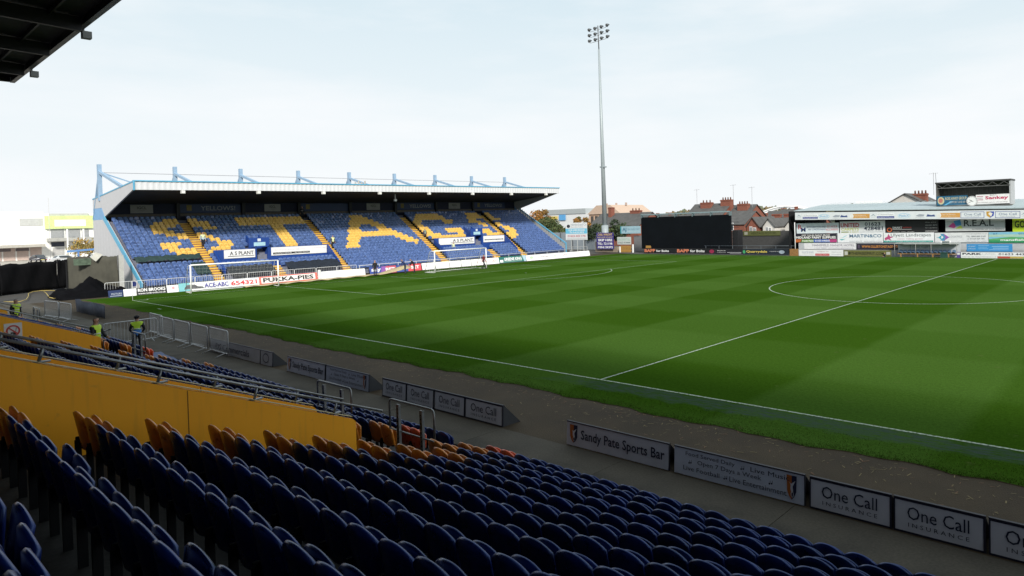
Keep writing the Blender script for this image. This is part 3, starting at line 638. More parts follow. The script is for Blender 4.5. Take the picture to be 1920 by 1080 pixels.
# ---- seats: letters traced on the deck as (distance along the stand, row)
LET = [
 [(7.8,12.6),(9.2,12.6),(9.0,10.7),(7.9,10.6),(7.7,9.4),(9.2,9.3),(9.3,8.6),(9.2,7.6),(8.2,7.7),(8.2,8.4),(7.4,8.5),(7.4,9.1),(6.4,9.1),(6.4,10.4),(6.8,11.4),(7.6,11.4)],
 [(6.6,7.1),(8.1,7.0),(8.0,5.7),(9.5,5.6),(9.4,4.0),(8.0,4.1),(8.0,4.6),(7.1,4.7),(7.0,5.3),(6.6,5.5)],
 [(10.3,12.6),(11.2,12.6),(11.1,11.4),(12.1,11.4),(12.0,10.6),(12.6,10.6),(12.5,9.7),(11.1,9.7),(11.0,10.6),(10.3,10.6)],
 [(10.3,9.1),(11.3,9.2),(11.3,8.5),(11.9,8.5),(11.8,7.8),(12.4,7.8),(12.3,7.0),(12.9,7.0),(12.9,5.8),(12.6,5.2),(12.2,4.5),(10.9,4.4),(10.4,4.5),(10.5,5.5),(11.5,5.5),(11.5,6.8),(10.9,7.5),(10.3,8.1)],
 [(15.2,12.7),(22.5,12.7),(22.4,10.5),(15.2,10.5)], [(18.1,10.6),(19.7,10.7),(19.8,4.4),(18.2,4.4)],
 [(29.4,12.7),(30.4,12.6),(35.4,4.7),(35.1,4.0),(33.7,4.1),(32.8,6.1),(27.9,6.1),(26.7,4.0),(25.2,4.0)],
 [(39.5,12.7),(42.1,12.6),(43.0,11.3),(43.3,10.6),(44.1,9.9),(43.7,9.0),(42.5,9.1),(42.0,10.1),(41.2,10.7),(39.6,10.7),(38.6,9.7),(38.5,8.7),(39.0,7.6),(39.0,6.3),(39.9,6.3),(39.7,5.5),(42.7,5.4),(43.6,5.4),(43.1,4.4),(39.2,4.5),(38.3,4.8),(37.5,6.1),(37.2,8.3),(37.3,9.7),(37.7,10.6),(38.5,11.3)],
 [(41.5,7.8),(44.3,7.8),(44.2,7.0),(43.3,4.4),(42.5,5.4),(42.7,6.4),(41.4,6.4)],
 [(48.0,12.6),(49.8,12.6),(49.9,10.6),(48.5,10.6),(48.2,9.8),(49.4,9.2),(49.4,7.6),(48.5,7.6),(48.7,8.5),(47.9,8.7),(46.6,9.2),(47.0,10.9)],
 [(47.5,7.2),(48.8,7.2),(48.8,6.1),(50.0,5.8),(49.9,4.6),(47.8,4.7),(47.2,6.0)],
 [(50.9,12.5),(52.3,12.0),(52.4,10.7),(53.2,10.6),(53.0,9.6),(51.4,9.8),(50.9,10.5)],
 [(51.1,9.3),(51.9,9.4),(52.3,8.0),(53.4,7.1),(53.7,6.2),(53.3,4.9),(51.5,3.6),(51.4,5.2),(52.1,6.1),(51.6,7.4),(50.9,8.2)]]
HOLE = [[(29.5,9.8),(30.6,9.7),(31.6,7.6),(28.6,7.6)]]
def inside(p, poly_):
    x, y = p; r_ = False; j = len(poly_)-1
    for i in range(len(poly_)):
        xi, yi = poly_[i]; xj, yj = poly_[j]
        if (yi > y) != (yj > y) and x < (xj-xi)*(y-yi)/(yj-yi)+xi: r_ = not r_
        j = i
    return r_
AIS = [(9.25,10.4),(22.65,23.8),(36.1,37.35),(49.95,51.15)]; SHORT = [(15.3,16.5),(44.8,46.1)]
def gseat(x, y, z, yaw=0.0):   # opens toward +x
    c = [(.0,-.205,.36),(.0,.205,.36),(-.07,.205,.72),(-.085,.12,.80),(-.085,-.12,.80),(-.07,-.205,.72)]
    vs = c + [(a-.05,b2,d) for a, b2, d in c]; fs = [(0,1,2,3,4,5),(11,10,9,8,7,6)] + [(i,6+i,6+(i+1)%6,(i+1)%6) for i in range(6)]
    return vs, fs
def gpan(tip):
    c = [(-.19,0),(.19,0),(.19,.26),(.10,.36),(-.10,.36),(-.19,.26)]; vs = []
    for off in (0, .045):
        for b2, d in c: vs.append((.06+d*sin(tip)+off*cos(tip), b2, .38+d*cos(tip)-off*sin(tip)))
    return vs, [(5,4,3,2,1,0),(6,7,8,9,10,11)] + [((i+1)%6,6+(i+1)%6,6+i,i) for i in range(6)]
m_gblue = M((.095,.160,.375), .20, 0, .6, 4.0, spec=.8, name='stand_seat_blue'); m_gyel = M((.85,.54,.13), .28, 0, .25, 6.0, spec=.55, name='stand_seat_yellow')
sb = B()
OI = lambda r: (r+1)*1.5
for i in range(21):
    y = 3.75
    while y < 58.95:
        skip = any(a < y < b2 for a, b2 in AIS) or (i < 6 and any(a < y < b2 for a, b2 in SHORT)) or (5 <= i <= 8 and (10.5 < y < 22.8 or 37.5 < y < 50.0)) or (i == 9 and (14.0 < y < 16.4 or 43.7 < y < 46.1)) or (i in (10,11) and (14.5 < y < 16.3 or 44.2 < y < 46.0))
        skip = skip or (i in (6,7) and y < 9.3) or (i < 3 and 10.4 < y < 22.7)
        if not skip:
            p = (y, (i+.55)/1.5-1); c = 1 if any(inside(p, q) for q in LET) and not any(inside(p, q) for q in HOLE) else 0
            tip = max(.0, random.gauss(.10, .06)); jx = random.uniform(-.01,.01); jy = random.uniform(-.012,.012)
            for vs, fs in (gseat(0,0,0), gpan(tip)): sb.add([(SX(i)+jx+a, y+jy+b2, SZ(i)+T(y)+d) for a, b2, d in vs], fs, c)
        y += .478
tag(sb.obj('stand_seats', [m_gblue, m_gyel]), 'rows of blue seats with yellow seats spelling STAGS across the stand', 'seats', None, 'stuff')
# pairs of seats against the entrance walls
LY = [11.6,13.2,13.7,17.3,17.8,19.0,19.5,20.8,21.3,22.2,39.2,40.8,47.0,48.4]
for y in (11.6,13.2,13.7,17.3,17.8,19.0,19.5,20.8,21.3,22.2,39.2,40.8,47.0,48.4):
    b = B()
    for vs, fs in (gseat(0,0,0), gpan(.08)): b.add([(a, b2, d) for a, b2, d in vs], fs)
    o = b.obj('platform_seat', m_gblue); o.location = (-12.75, y, 1.165+T(y))
    tag(o, 'blue seat against the %s entrance wall of the lettered stand, %s from the left' % (('left', nth(LY.index(y))) if y < 30 else ('right', nth(LY.index(y)-10))), 'seat', 'single seats against the entrance walls')
# aisle steps: alternate dark treads and yellow nosings
m_step = M((.34,.16,.07), .8, var=.25, name='step_tread'); m_nose = M((.76,.48,.06), .6, var=.15, name='step_nosing')
for a, b2, n0, n1 in [(q[0]+.06, q[1]-.06, 0, 27) for q in AIS] + [(q[0]+.1, q[1]-.1, 0, 6) for q in SHORT]:
    s_ = B()
    for k in range(n0, n1):
        x = -9.63+.42-.385*k; z = .13+.235*k; t0 = T((a+b2)/2)
        s_.box((x-.40,a,z-.25+t0),(x,b2,z+.03+t0), 0); s_.box((x-.15,a+.003,z+.031+t0),(x+.004,b2-.003,z+.05+t0), 1); s_.box((x+.001,a+.003,z-.06+t0),(x+.006,b2-.003,z+.049+t0), 1)
    o = s_.obj('aisle_steps', [m_step, m_nose], gs); o['kind'] = 'stuff'
    if n1 > 10:
        B().bar((SX(1),b2+.02,SZ(1)+.30+T(b2)),(SX(20),b2+.02,SZ(20)+.30+T(b2)),.05,.4).obj('aisle_side', m_dark, gs)
# dark netting over empty seats
def netting(y0, y1, r0, r1, label, up_=.85, col=(.020,.045,.045)):
    b = B(); k = 26; v = []
    for i in range(k+1):
        y = y0+(y1-y0)*i/k
        for rr in [r0+(r1-r0)*j/8 for j in range(9)]: v.append((SX(rr)+.25, y, SZ(rr)+up_-.12+.05*sin(i*1.9+rr*3)+.04*sin(rr*7+i)+T(y)))
    b.add(v, [(i*9+j,(i+1)*9+j,(i+1)*9+j+1,i*9+j+1) for i in range(k) for j in range(8)])
    o = tag(b.obj('netting', M(col, .85, var=.4, scale=3), None, True), label, 'netting'); o.modifiers.new('thickness', 'SOLIDIFY').thickness = .02
netting(3.55, 9.2, 5.8, 7.3, 'dark green netting stretched over a row of seats at the stand left end')
netting(10.7, 15.2, -.1, 2.4, 'dark netting over seats behind the nearer goal', .95, (.03,.035,.04))
netting(16.6, 22.5, .0, 2.5, 'dark netting over seats behind the pie advert', .95, (.012,.018,.03))
netting(7.9, 9.2, 1.0, 4.6, 'dark green netting by the leftmost aisle steps', .88)
# right-hand end: sloping rail with slats
er = gs
B().bar((-9.5,Y1+.1,1.55+T(Y1)),(-20.7,Y1+.1,7.6+T(Y1)),.12,.16).obj('end_rail', m_cyan, gs)
B().box((-9.6,Y1+.04,-.05),(-9.45,Y1+.16,1.6+T(Y1))).obj('end_post', m_cyan, gs)
for k in range(26):
    x = -9.8-.42*k; z = SZ((-9.60-x)/.513)+T(Y1)
    B().box((x-.17,Y1+.08,z-.3),(x+.17,Y1+.12,z+1.05)).obj('end_slat', M((.36,.37,.38), .5), gs)
# ================================================================ barriers, boards, goals by that end
def crowd_barrier(o, u, w, label, h=1.1, feet=True, group='steel crowd barriers', lean=0.0, mt=None, nb=16):
    root = thing('crowd_barrier', label, 'barrier', mat=frame(o, u, (0,0,1)), group=group); mt = mt or m_bar; c = .10
    B().tube([(0,.16,0),(0,h-c,0),(c*.3,h-c*.3,0),(c,h,0),(w-c,h,0),(w-c*.3,h-c*.3,0),(w,h-c,0),(w,.16,0),(w-c,.13,0),(c,.13,0),(0,.16,0)], .024, 6).obj('frame', mt, root, True)
    b = B()
    bars = [root]
    bm_ = B().tube([(0,.13,0),(0,h,0)], .0085, 4, 0, False).mesh('upright', mt)
    for i in range(1, nb): o2 = mobj('upright', bm_, root); o2.location = (w*i/nb, 0, 0)
    if feet:
        for x in (.28, w-.28): B().tube([(x,.02,-.42),(x,.14,-.05),(x,.14,.05),(x,.02,.42)], .018, 6).obj('foot', mt, root, True)
    return root
m_wrail = M((.62,.63,.64), .5, var=.05, name='white_rail')
for k in range(10):
    pl = ['by the corner flag','behind the black shop advert','left of the nearer goal','left in the nearer goal','right in the nearer goal','right of the nearer goal','behind the pie advert, left half','behind the pie advert, right half','behind the pale advert beside the pies','nearest the bottom of the second aisle'][k]
    crowd_barrier((-8.2, .1+2.35*k, -.03), (0,1,0), 2.3, 'pale crowd barrier in front of the lettered stand, '+pl, feet=False, mt=m_wrail, nb=12, group='barriers in front of the lettered stand')
b = B().tube([(-8.3,23.9,.95),(-8.3,59.2,1.1)], .03, 6)
fr = tag(b.obj('front_rail', m_wrail, None, True), 'long low rail in front of the right half of the lettered stand', 'rail')
for k in range(15): B().tube([(-8.3,24+2.5*k,-.03),(-8.3,24+2.5*k,.98)], .025, 6).obj('rail_post', m_wrail, fr, True)
def gb_(y0, y1, col, label, items, h=.72, x=-5.2, lean=-.25):
    def extra(root):
        B().box((.1,0,-.4),(.16,h*.8,-.035)).box((y1-y0-.16,0,-.4),(y1-y0-.1,h*.8,-.035)).obj('prop', m_dark, root)
    board('advertising_board', label, 'board', (x,y0,-.02), (0,1,0), y1-y0-.03, h, col, items, v=(lean,0,1), group='boards behind the goal line', extra=extra)
R_, Wt = (.55,.03,.03), (.80,.80,.80); G_ = (.45,.45,.46)
gb_(-.35,.72,(.015,.03,.10),'dark blue advertising board left of the corner flag',[('t','MOTORS',.2,.35,.9,.6,(.5,.55,.6)),('r',.1,.15,.9,.22,(.4,.45,.5))], h=.60)
gb_(.72,1.66,Wt,'plain white advertising board right behind the corner flag',[('t','sports',.25,.4,.75,.6,(.75,.6,.62))], h=.62)
gb_(1.66,3.93,(.03,.03,.03),'black advertising board reading RON BROOKS',[('t','RON BROOKS',.04,.45,.96,.90,Wt,.03),('t','www.ronbrooks.co.uk',.04,.10,.96,.34,Wt,.01)], h=.64)
gb_(3.93,4.85,Wt,'white advertising board with a pink badge',[('e',.55,.6,.13,.2,(.75,.35,.38)),('t','support',.2,.15,.85,.28,(.7,.45,.48))], h=.66)
gb_(4.85,11.78,Wt,'long white taxi advertising board reading ACE-ABC 654321',[('r',0,0,.13,1,(.20,.48,.52)),('p',[(.06,.2),(.30,.2),(.28,.42),(.22,.5),(.19,.75),(.10,.75),(.07,.45)],(.10,.10,.11)),('t','ACE-ABC',.30,.22,.60,.80,(.05,.04,.28),.03),('t','654321',.63,.22,.97,.80,(.60,.04,.05),.03)], h=.74)
gb_(11.78,17.6,(.70,.14,.11),'red advertising board reading PUKKA-PIES',[('p',[(.03,.10),(.96,.18),(.96,.92),(.03,.86)],(.76,.72,.70)),('t','PUKKA-PIES',.06,.24,.93,.80,(.02,.02,.02),.035)], h=.78)
gb_(17.85,23.0,Wt,'white advertising board with faded company lettering beside the pies',[('t','Allday & Co.',.03,.35,.45,.75,G_),('t','01623 55247',.52,.40,.95,.70,(.6,.5,.5))], h=.82)
tag(B().box((-5.3,17.62,0),(-5.1,17.84,1.0)).obj('white_post', m_white), 'short white post between the pie advert and the pale advert', 'post')
X2 = -6.4
gb_(24.2,27.6,(.05,.08,.30),'blue, purple and red betting board reading Sky BET, the left one',[('p',[(.45,0),(1,0),(1,1),(.50,1)],(.50,.10,.16)),('p',[(.40,0),(.56,0),(.62,1),(.46,1)],(.24,.10,.36)),('t','sky',.06,.22,.42,.86,Wt,.03),('t','BET',.60,.30,.95,.75,Wt,.03)], h=.82, x=X2)
gb_(27.65,31.0,(.05,.08,.30),'blue, purple and red betting board reading Sky BET behind the two men',[('p',[(.45,0),(1,0),(1,1),(.50,1)],(.62,.08,.10)),('t','sky',.06,.22,.42,.86,Wt,.03),('t','BET',.58,.30,.92,.75,Wt,.03)], h=.82, x=X2)
for k, (a, b2, c, tx) in enumerate(((31.1,33.0,G_,'just right of the red betting board'),(33.05,35.1,G_,'at the left post of the farther goal'),(35.15,36.9,G_,'inside the farther goal'),(36.95,38.5,(.15,.2,.5),'with a blue oval badge'),(38.55,43.2,(.65,.2,.2),'behind the man in dark red'))):
    gb_(a,b2,Wt,'white advertising board '+tx,[('t',['carpets','garage','plumbing',' ','The Tavern'][k],.15,.4,.6,.62,c)]+([('o',.5,.5,.34,.22,.05,c)] if k == 3 else [])+([('t','offers',.72,.3,.93,.7,c)] if k == 4 else []), h=.82, x=X2)
gb_(43.2,48.1,(.02,.14,.12),'dark green advertising board reading GREENE KING',[('r',.03,.1,.14,.5,Wt),('t','GREENE KING',.18,.30,.84,.80,Wt,.03),('r',.16,.14,.84,.19,(.4,.5,.45)),('p',[(.92,.0),(1,0),(1,1),(.86,1)],(.35,.5,.6))], h=.86, x=X2)
gb_(48.15,61.5,Wt,'very long white advertising board right of the dark green one',[('e',.075,.55,.03,.25,(.45,.62,.42)),('t','NOTTM GEN',.17,.42,.33,.62,(.15,.10,.12),.02),('e',.43,.55,.025,.25,(.55,.68,.55)),('t','Mansfield Carpet Weavers',.60,.40,.88,.56,(.30,.18,.2)),('p',[(.55,.35),(.57,.62),(.66,.70),(.58,.55)],(.25,.1,.15))], h=.80, x=X2)
def goal(p, q, label, depth, net):
    p = Vector(p); q = Vector(q); d = (q-p).normalized(); bk = Vector((-d.y, d.x, 0)); H = 2.44
    root = thing('goal', label, 'goal', group='white goals'); zz = Vector((0,0,H))
    for a in (p, q): B().tube([a, a+zz], .06, 10).obj('post', m_white, root, True)
    B().tube([p+zz, q+zz], .06, 10).obj('crossbar', m_white, root, True)
    for a in (p, q):
        B().tube([a+zz, a+zz*.96+bk*.9, a+bk*depth], .025, 6).obj('stanchion', m_white, root, True)
        B().tube([a, a+bk*depth], .03, 6).obj('ground_bar', m_white, root, True)
    B().tube([p+bk*depth, q+bk*depth], .03, 6).obj('ground_bar', m_white, root, True)
    w = (q-p).length; nb = B(); r = .006 if net else .0035; st_ = .30
    prof = [zz, zz*.96+bk*.9, bk*depth]
    k = 0
    while k*st_ <= w: o = p+d*k*st_; nb.tube([o+a for a in prof], r, 3, 0, False); k += 1
    for i in range(2):
        a, b2 = prof[i], prof[i+1]; m_ = int((b2-a).length/st_)
        for j in range(m_+1): c = a+(b2-a)*j/max(m_,1); nb.tube([p+c, q+c], r, 3, 0, False)
    for s_ in (p, q):
        for j in range(1, 8): z = H*j/8; nb.tube([s_+Vector((0,0,z)), s_+Vector((0,0,z))+bk*(.9+(depth-.9)*(1-z/H))], r, 3, 0, False)
    nb.obj('net', M((.70,.70,.70), .7, var=0), root)
goal((-2.0,4.78,0), (-1.35,11.9,0), 'white goal near the corner in front of the taxi advert', 1.9, False)
goal((0,YC-3.66,0), (0,YC+3.66,0), 'white goal with a net on the goal line further away', 2.0, True)
fl = thing('corner_flag', 'blue corner flag on a white pole at the near corner', 'flag')
B().tube([(0,0,0),(0,0,1.55)], .02, 6).obj('pole', m_white, fl, True)
b = B(); b.add([(0,0,1.52),(-.02,.17,1.50),(.03,.30,1.40),(.02,.26,1.12),(-.02,.12,1.10),(0,0,1.12)], [(0,1,4,5),(1,2,3,4)]); o = b.obj('pennant', M((.01,.02,.12), .7), fl); o.modifiers.new('t', 'SOLIDIFY').thickness = .006
# near-left crowd barriers by the stewards
for k, (a, yy_) in enumerate(((22.7,-5.02),(25.0,-5.22),(27.2,-5.25),(29.5,-5.28),(31.8,-5.3))[:5]):
    crowd_barrier((a-.25,yy_,-.03), (1,-.03,0), 2.2, 'steel crowd barrier along the walkway, %s from the left of five' % ['first','second','third','fourth','fifth'][k], group='barriers along the walkway')
crowd_barrier((25.3,-7.65,-.05), (-.05,1,0), 2.2, 'steel crowd barrier standing across the walkway behind the steward', group='barriers along the walkway')
crowd_barrier((7.0,-6.6,-.03), (1,.12,0), 2.3, 'steel crowd barrier far left near the black sheeting, left one', group='barriers near the black sheeting')
crowd_barrier((9.4,-6.3,-.03), (1,.06,0), 2.3, 'steel crowd barrier far left near the black sheeting, right one', group='barriers near the black sheeting')
# grey privacy sheets tied on barriers
for k, (a, b2, tx) in enumerate(((5.0,12.2,'far left behind the small barriers'),)):
    s_ = B(); v = []
    for i in range(15):
        x = a+(b2-a)*i/14; v += [(x,-4.55+.06*sin(i*1.7),-.03),(x,-4.62+.09*sin(i*1.1),.85+.05*sin(i*.8))]
    s_.add(v, [(2*i,2*i+2,2*i+3,2*i+1) for i in range(14)]); o = tag(s_.obj('privacy_sheet', M((.06,.07,.10), .8, var=.3), None, True), 'grey-blue cloth screen '+tx, 'screen'); o.modifiers.new('t', 'SOLIDIFY').thickness = .01
# ================================================================ FAR SIDE
U = (1,0,0)
def fb(x0, x1, z0, z1, y, col, label, items=(), th=.04, group='boards on the far stand', extra=None, name='advertising_board', cat='board'):
    return board(name, label, cat, (x0,y,z0), U, x1-x0-.04, z1-z0, col, items, th=th, group=group, extra=extra)
PW = (.70,.72,.74); GR = (.25,.27,.30); NV = (.03,.05,.16); RD_ = (.50,.05,.06); TL = (.05,.33,.36)
# ---- far stand
fs_ = thing('far_stand', 'low old stand with a pale grey roof across the pitch', 'stand')
def sl(x): return -.019*(x-38.3)
m_froof = M((.33,.39,.41), .65, var=.10, scale=.6, name='far_roof')
rb = B().add([(24.7,68.4,5.70+sl(24.7)),(86,68.4,4.7),(86,82,6.2),(23.1,82,6.84),(24.7,68.4,5.62+sl(24.7)),(86,68.4,4.62),(86,82,6.1),(23.1,82,6.74)], [(0,1,2,3),(7,6,5,4),(0,4,5,1),(1,5,6,2),(2,6,7,3),(3,7,4,0)])
rb.obj('roof', m_froof, fs_)
rib = B().bar((0,68.42,-.012),(0,81.9,1.11),.03,.03).mesh('roof_rib', m_froof)
for k in range(60):
    x = 25.2+.8*k; o = mobj('roof_rib', rib, fs_); o.location = (x, 0, 5.72+sl(x)-.02*(k > 40))
rv = tag(B().box((28,82.2,6.75),(31.5,83.5,7.1)).obj('roof_vent', m_white), 'white ventilation hood on the ridge of the far stand', 'vent')
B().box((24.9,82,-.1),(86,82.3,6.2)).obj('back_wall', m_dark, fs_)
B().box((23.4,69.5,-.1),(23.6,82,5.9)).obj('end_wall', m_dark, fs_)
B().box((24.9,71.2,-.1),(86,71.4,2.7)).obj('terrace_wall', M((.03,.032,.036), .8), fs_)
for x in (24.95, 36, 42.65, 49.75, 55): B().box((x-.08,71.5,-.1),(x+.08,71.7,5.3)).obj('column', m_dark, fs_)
B().box((24.9,69.2,-.1),(80,69.34,2.75)).obj('front_wall', M((.42,.44,.46), .6), fs_)
B().box((24.9,68.15,-.1),(80,68.3,.8)).obj('lower_wall', M((.30,.31,.32), .6), fs_)
# fascia with sponsor badges
def fasc(root):
    pass
fx0, fx1 = 24.9, 80
fa = thing('fascia_board', 'pale sponsor fascia along the eaves of the far stand', 'fascia', mat=frame((fx0,68.3,4.72+.255), (1,0,-.0187)))
B().box((0,-.25,-.08),(fx1-fx0,.72,0)).obj('panel', M((.62,.65,.68), .5, var=.06), fa)
def badge(x, kind):
    b = B(); ms = []
    P = lambda c: (ms.append(M(c, .5)) or len(ms)-1)
    if kind == 0: b.add([(x,.12,.004),(x+.35,.45,.004),(x+.7,.12,.004),(x+.35,.28,.004)], [(0,1,2,3)], P((.30,.36,.40))); b.text('arch', x+.15, 0, x+.6, .10, .006, P((.35,.4,.42)))
    if kind == 1: b.add([(x,-.12,.004),(x+2.1,-.12,.004),(x+2.1,.14,.004),(x,.14,.004)], [(0,1,2,3)], P((.03,.05,.25))); b.text('Mansfield & District', x+.1,-.06,x+2.0,.08,.007,P((.7,.7,.7))); b.add([(x,.17,.004),(x+2.1,.17,.004),(x+2.1,.5,.004),(x,.5,.004)], [(0,1,2,3)], P((.72,.74,.76))); b.text('GC Aluminium Systems', x+.1,.24,x+2.0,.42,.007,P((.15,.16,.2)))
    if kind == 2: b.ring(x+.75,.17,.75,.30,.05,.004,P((.30,.55,.72))); b.text('MedicX', x+.2,.05,x+1.3,.32,.006,P((.08,.35,.62)))
    if kind == 3: b.add([(x,.15,.004),(x+.4,.36,.004),(x+1.0,.30,.004),(x+.9,.08,.004),(x+.3,.05,.004)], [(0,1,2,3,4)], P((.30,.33,.38))); b.text('transport', x,-.14,x+1.0,-.02,.006,P((.4,.42,.45)))
    if kind == 4: b.add([(x,.05,.004),(x+.15,.34,.004),(x+.55,.22,.004),(x+.9,.30,.004),(x+1.0,.05,.004)], [(0,1,2,3,4)], P((.05,.08,.22)))
    if kind == 5: b.add([(x+.3,-.08,.004),(x+2.5,-.08,.004),(x+2.5,.46,.004),(x+.3,.46,.004)], [(0,1,2,3)], P((.55,.28,.07))); b.ell(x+.22,.19,.26,.28,.006,P((.68,.68,.66))); b.text('One Call Solutions', x+.55,.22,x+2.0,.36,.008,P((.75,.72,.66))); b.text('claims department', x+.55,.02,x+2.2,.14,.008,P((.72,.66,.55)))
    if kind == 6:
        c = P((.06,.09,.28)); w = 2.45
        for q in ((0,-.16,w,-.11),(0,.53,w,.58),(0,-.16,.05,.58),(w-.05,-.16,w,.58)): b.add([(x+q[0],q[1],.004),(x+q[2],q[1],.004),(x+q[2],q[3],.004),(x+q[0],q[3],.004)], [(0,1,2,3)], c)
        b.text('One Call', x+.35,.14,x+2.1,.42,.006,P((.10,.16,.28))); b.text('INSURANCE', x+.5,-.04,x+1.95,.05,.006,P((.3,.35,.42)))
    if kind == 7: b.add([(x,.58,.004),(x+.4,.58,.004),(x+.4,-.14,.004),(x+.05,.1,.004)], [(0,1,2,3)], P((.50,.28,.05))); b.add([(x+.4,.58,.0045),(x+.8,.58,.0045),(x+.75,.1,.0045),(x+.4,-.14,.0045)], [(0,1,2,3)], P((.04,.07,.35))); b.add([(x+.2,.3,.006),(x+.35,.5,.006),(x+.65,.38,.006),(x+.5,.0,.006)], [(0,1,2,3)], P((.70,.68,.6)))
    b.obj('sponsor_badge', ms, fa)
off = lambda px_x: px_x-fx0
for x, k in ((25.1,0),(26.0,1),(28.2,2),(30.1,3),(31.1,4),(32.4,5),(35.0,0),(35.8,1),(38.3,2),(40.4,3),(41.6,4),(42.8,5),(45.35,6),(48.0,7),(48.9,6),(51.4,0),(52.4,1),(54.8,2),(57.0,5),(60,6),(63,7)): badge(off(x), k)
# boards: back row under the roof
fb(24.59,30.53,2.84,4.22,69.35,(.60,.66,.70),'pale board reading RM refrigeration and air conditioning',[('t','R',.04,.42,.13,.88,RD_,.02),('t','M',.11,.16,.22,.58,NV,.02),('t','REFRIGERATION AND',.25,.55,.70,.72,NV),('t','AIR CONDITIONING',.28,.30,.70,.46,NV),('t','01623',.73,.55,.96,.74,RD_),('t','623000',.71,.26,.98,.45,RD_)])
fb(30.63,36.47,2.80,4.34,69.35,(.62,.64,.66),'pale board reading UNITED with the number 01623 428481',[('t','UNITED',.02,.50,.44,.86,(.40,.04,.05),.03),('t','CARPETS',.03,.22,.43,.46,(.45,.48,.14),.02),('r',.03,.06,.20,.14,(.2,.25,.06)),('t','& BEDS',.22,.04,.42,.16,(.4,.42,.12)),('t','01623',.56,.60,.90,.90,(.02,.03,.06),.02),('t','428481',.54,.22,.95,.54,(.02,.03,.06),.02),('t','Ladybrook Lane, Mansfield',.46,.05,.97,.13,GR)])
fb(36.52,42.7,2.80,4.27,69.35,(.012,.012,.014),'black board with an orange ring reading SMART',[('o',.07,.25,.05,.19,.10,(.55,.12,.04)),('t','SMART',.13,.34,.32,.52,(.65,.65,.65),.02),('t','systems',.33,.34,.50,.50,(.5,.06,.05)),('r',.13,.26,.50,.29,(.5,.5,.5)),('t','alarms  cctv  access',.13,.04,.55,.12,(.5,.5,.5)),('t','door entry',.76,.78,.96,.88,(.4,.4,.4)),('t','intruder alarm',.76,.55,.98,.66,(.4,.4,.4)),('t','fire systems',.76,.32,.98,.42,(.4,.4,.4)),('t','maintenance',.76,.06,.98,.18,(.6,.6,.6))])
fb(43.44,49.72,2.90,4.30,69.35,(.44,.46,.47),'grey board with a coloured bird mark reading R.E.A.L',[('p',[(.05,.40),(.13,.72),(.20,.50),(.15,.24)],(.50,.06,.24)),('p',[(.14,.85),(.26,.98),(.28,.50),(.18,.42)],(.04,.22,.45)),('p',[(.17,.20),(.27,.50),(.30,.22)],(.42,.50,.08)),('t','R.E.A.L',.32,.40,.82,.94,(.02,.03,.03),.02),('t','IN MEMORY OF OUR FRIENDS',.46,.08,.98,.22,(.16,.17,.18))])
fb(50.41,55.56,2.76,4.22,69.35,(.45,.58,.03),'lime green board cut off by the right edge, reading GO',[('t','GO',.04,.30,.24,.86,(.03,.05,.01),.03)])
# middle row
fb(24.5,30.3,1.66,2.80,69.1,(.02,.018,.03),'dark rainbow-edged board reading Midland Paint Supplies',[('p',[(0,0),(.12,0),(.16,.35),(0,.35)],(.45,.12,.03)),('p',[(.14,0),(.45,0),(.45,.33),(.17,.33)],(.16,.30,.08)),('p',[(.45,0),(.85,0),(.82,.33),(.45,.33)],(.05,.12,.40)),('p',[(.85,0),(1,0),(1,.35),(.82,.33)],(.40,.05,.18)),('t','GET YOUR PAINT FROM',.16,.74,.84,.90,(.75,.75,.72),.02),('t','MIDLAND PAINT SUPPLIES',.02,.42,.98,.70,(.78,.78,.76),.03),('t','Trade Paint  01623 646565',.16,.08,.84,.28,(.75,.75,.75),.02)])
fb(30.4,36.25,1.60,2.84,69.1,PW,'white board with a green swallow reading Martin & Co',[('p',[(.04,.36),(.09,.22),(.19,.42),(.10,.36)],(.03,.34,.36)),('p',[(.08,.48),(.18,.72),(.23,.80),(.15,.55)],(.30,.55,.62)),('t','MARTIN&CO',.27,.52,.97,.86,(.04,.13,.24),.015),('t','01623 633133  www.martinco.com',.27,.08,.97,.20,GR)])
fb(36.3,42.25,1.62,2.80,69.1,PW,'white board with a pink flower reading Ulyett Landscapes',[('p',[(.02,.45),(.08,.62),(.10,.92),(.13,.62),(.20,.55),(.13,.42),(.16,.18),(.09,.32),(.03,.20)],(.42,.07,.18)),('t','Ulyett Landscapes',.15,.50,.94,.92,(.06,.08,.09)),('t','creative  building  gardens',.28,.28,.78,.42,(.5,.2,.3)),('r',0,.02,.98,.18,(.03,.30,.26)),('t','Tel 01623 422488 www.ulyettlandscapes.com',.03,.05,.95,.15,PW)])
fb(42.3,48.05,1.60,2.74,69.1,(.62,.64,.65),'pale board with a blue and purple arrow mark reading Logistics',[('p',[(.02,.52),(.07,.52),(.15,.85),(.12,.52),(.15,.14),(.08,.46)],(.05,.32,.42)),('p',[(.10,.90),(.17,.55),(.10,.16),(.19,.16),(.24,.52),(.18,.90)],(.06,.25,.40)),('p',[(.16,.92),(.24,.66),(.28,.52),(.22,.32),(.17,.16),(.21,.52)],(.28,.08,.34)),('t','LOGISTICS',.28,.50,.52,.68,GR),('t','TEL: 0800 849 0149',.60,.52,.95,.68,(.08,.09,.1)),('t','or 01623 624 702',.62,.30,.93,.44,(.08,.09,.1)),('t','www.go-logistics.co.uk',.58,.82,.98,.92,GR),('t','courier  van hire  24hr  sameday',.58,.06,.97,.15,GR)])
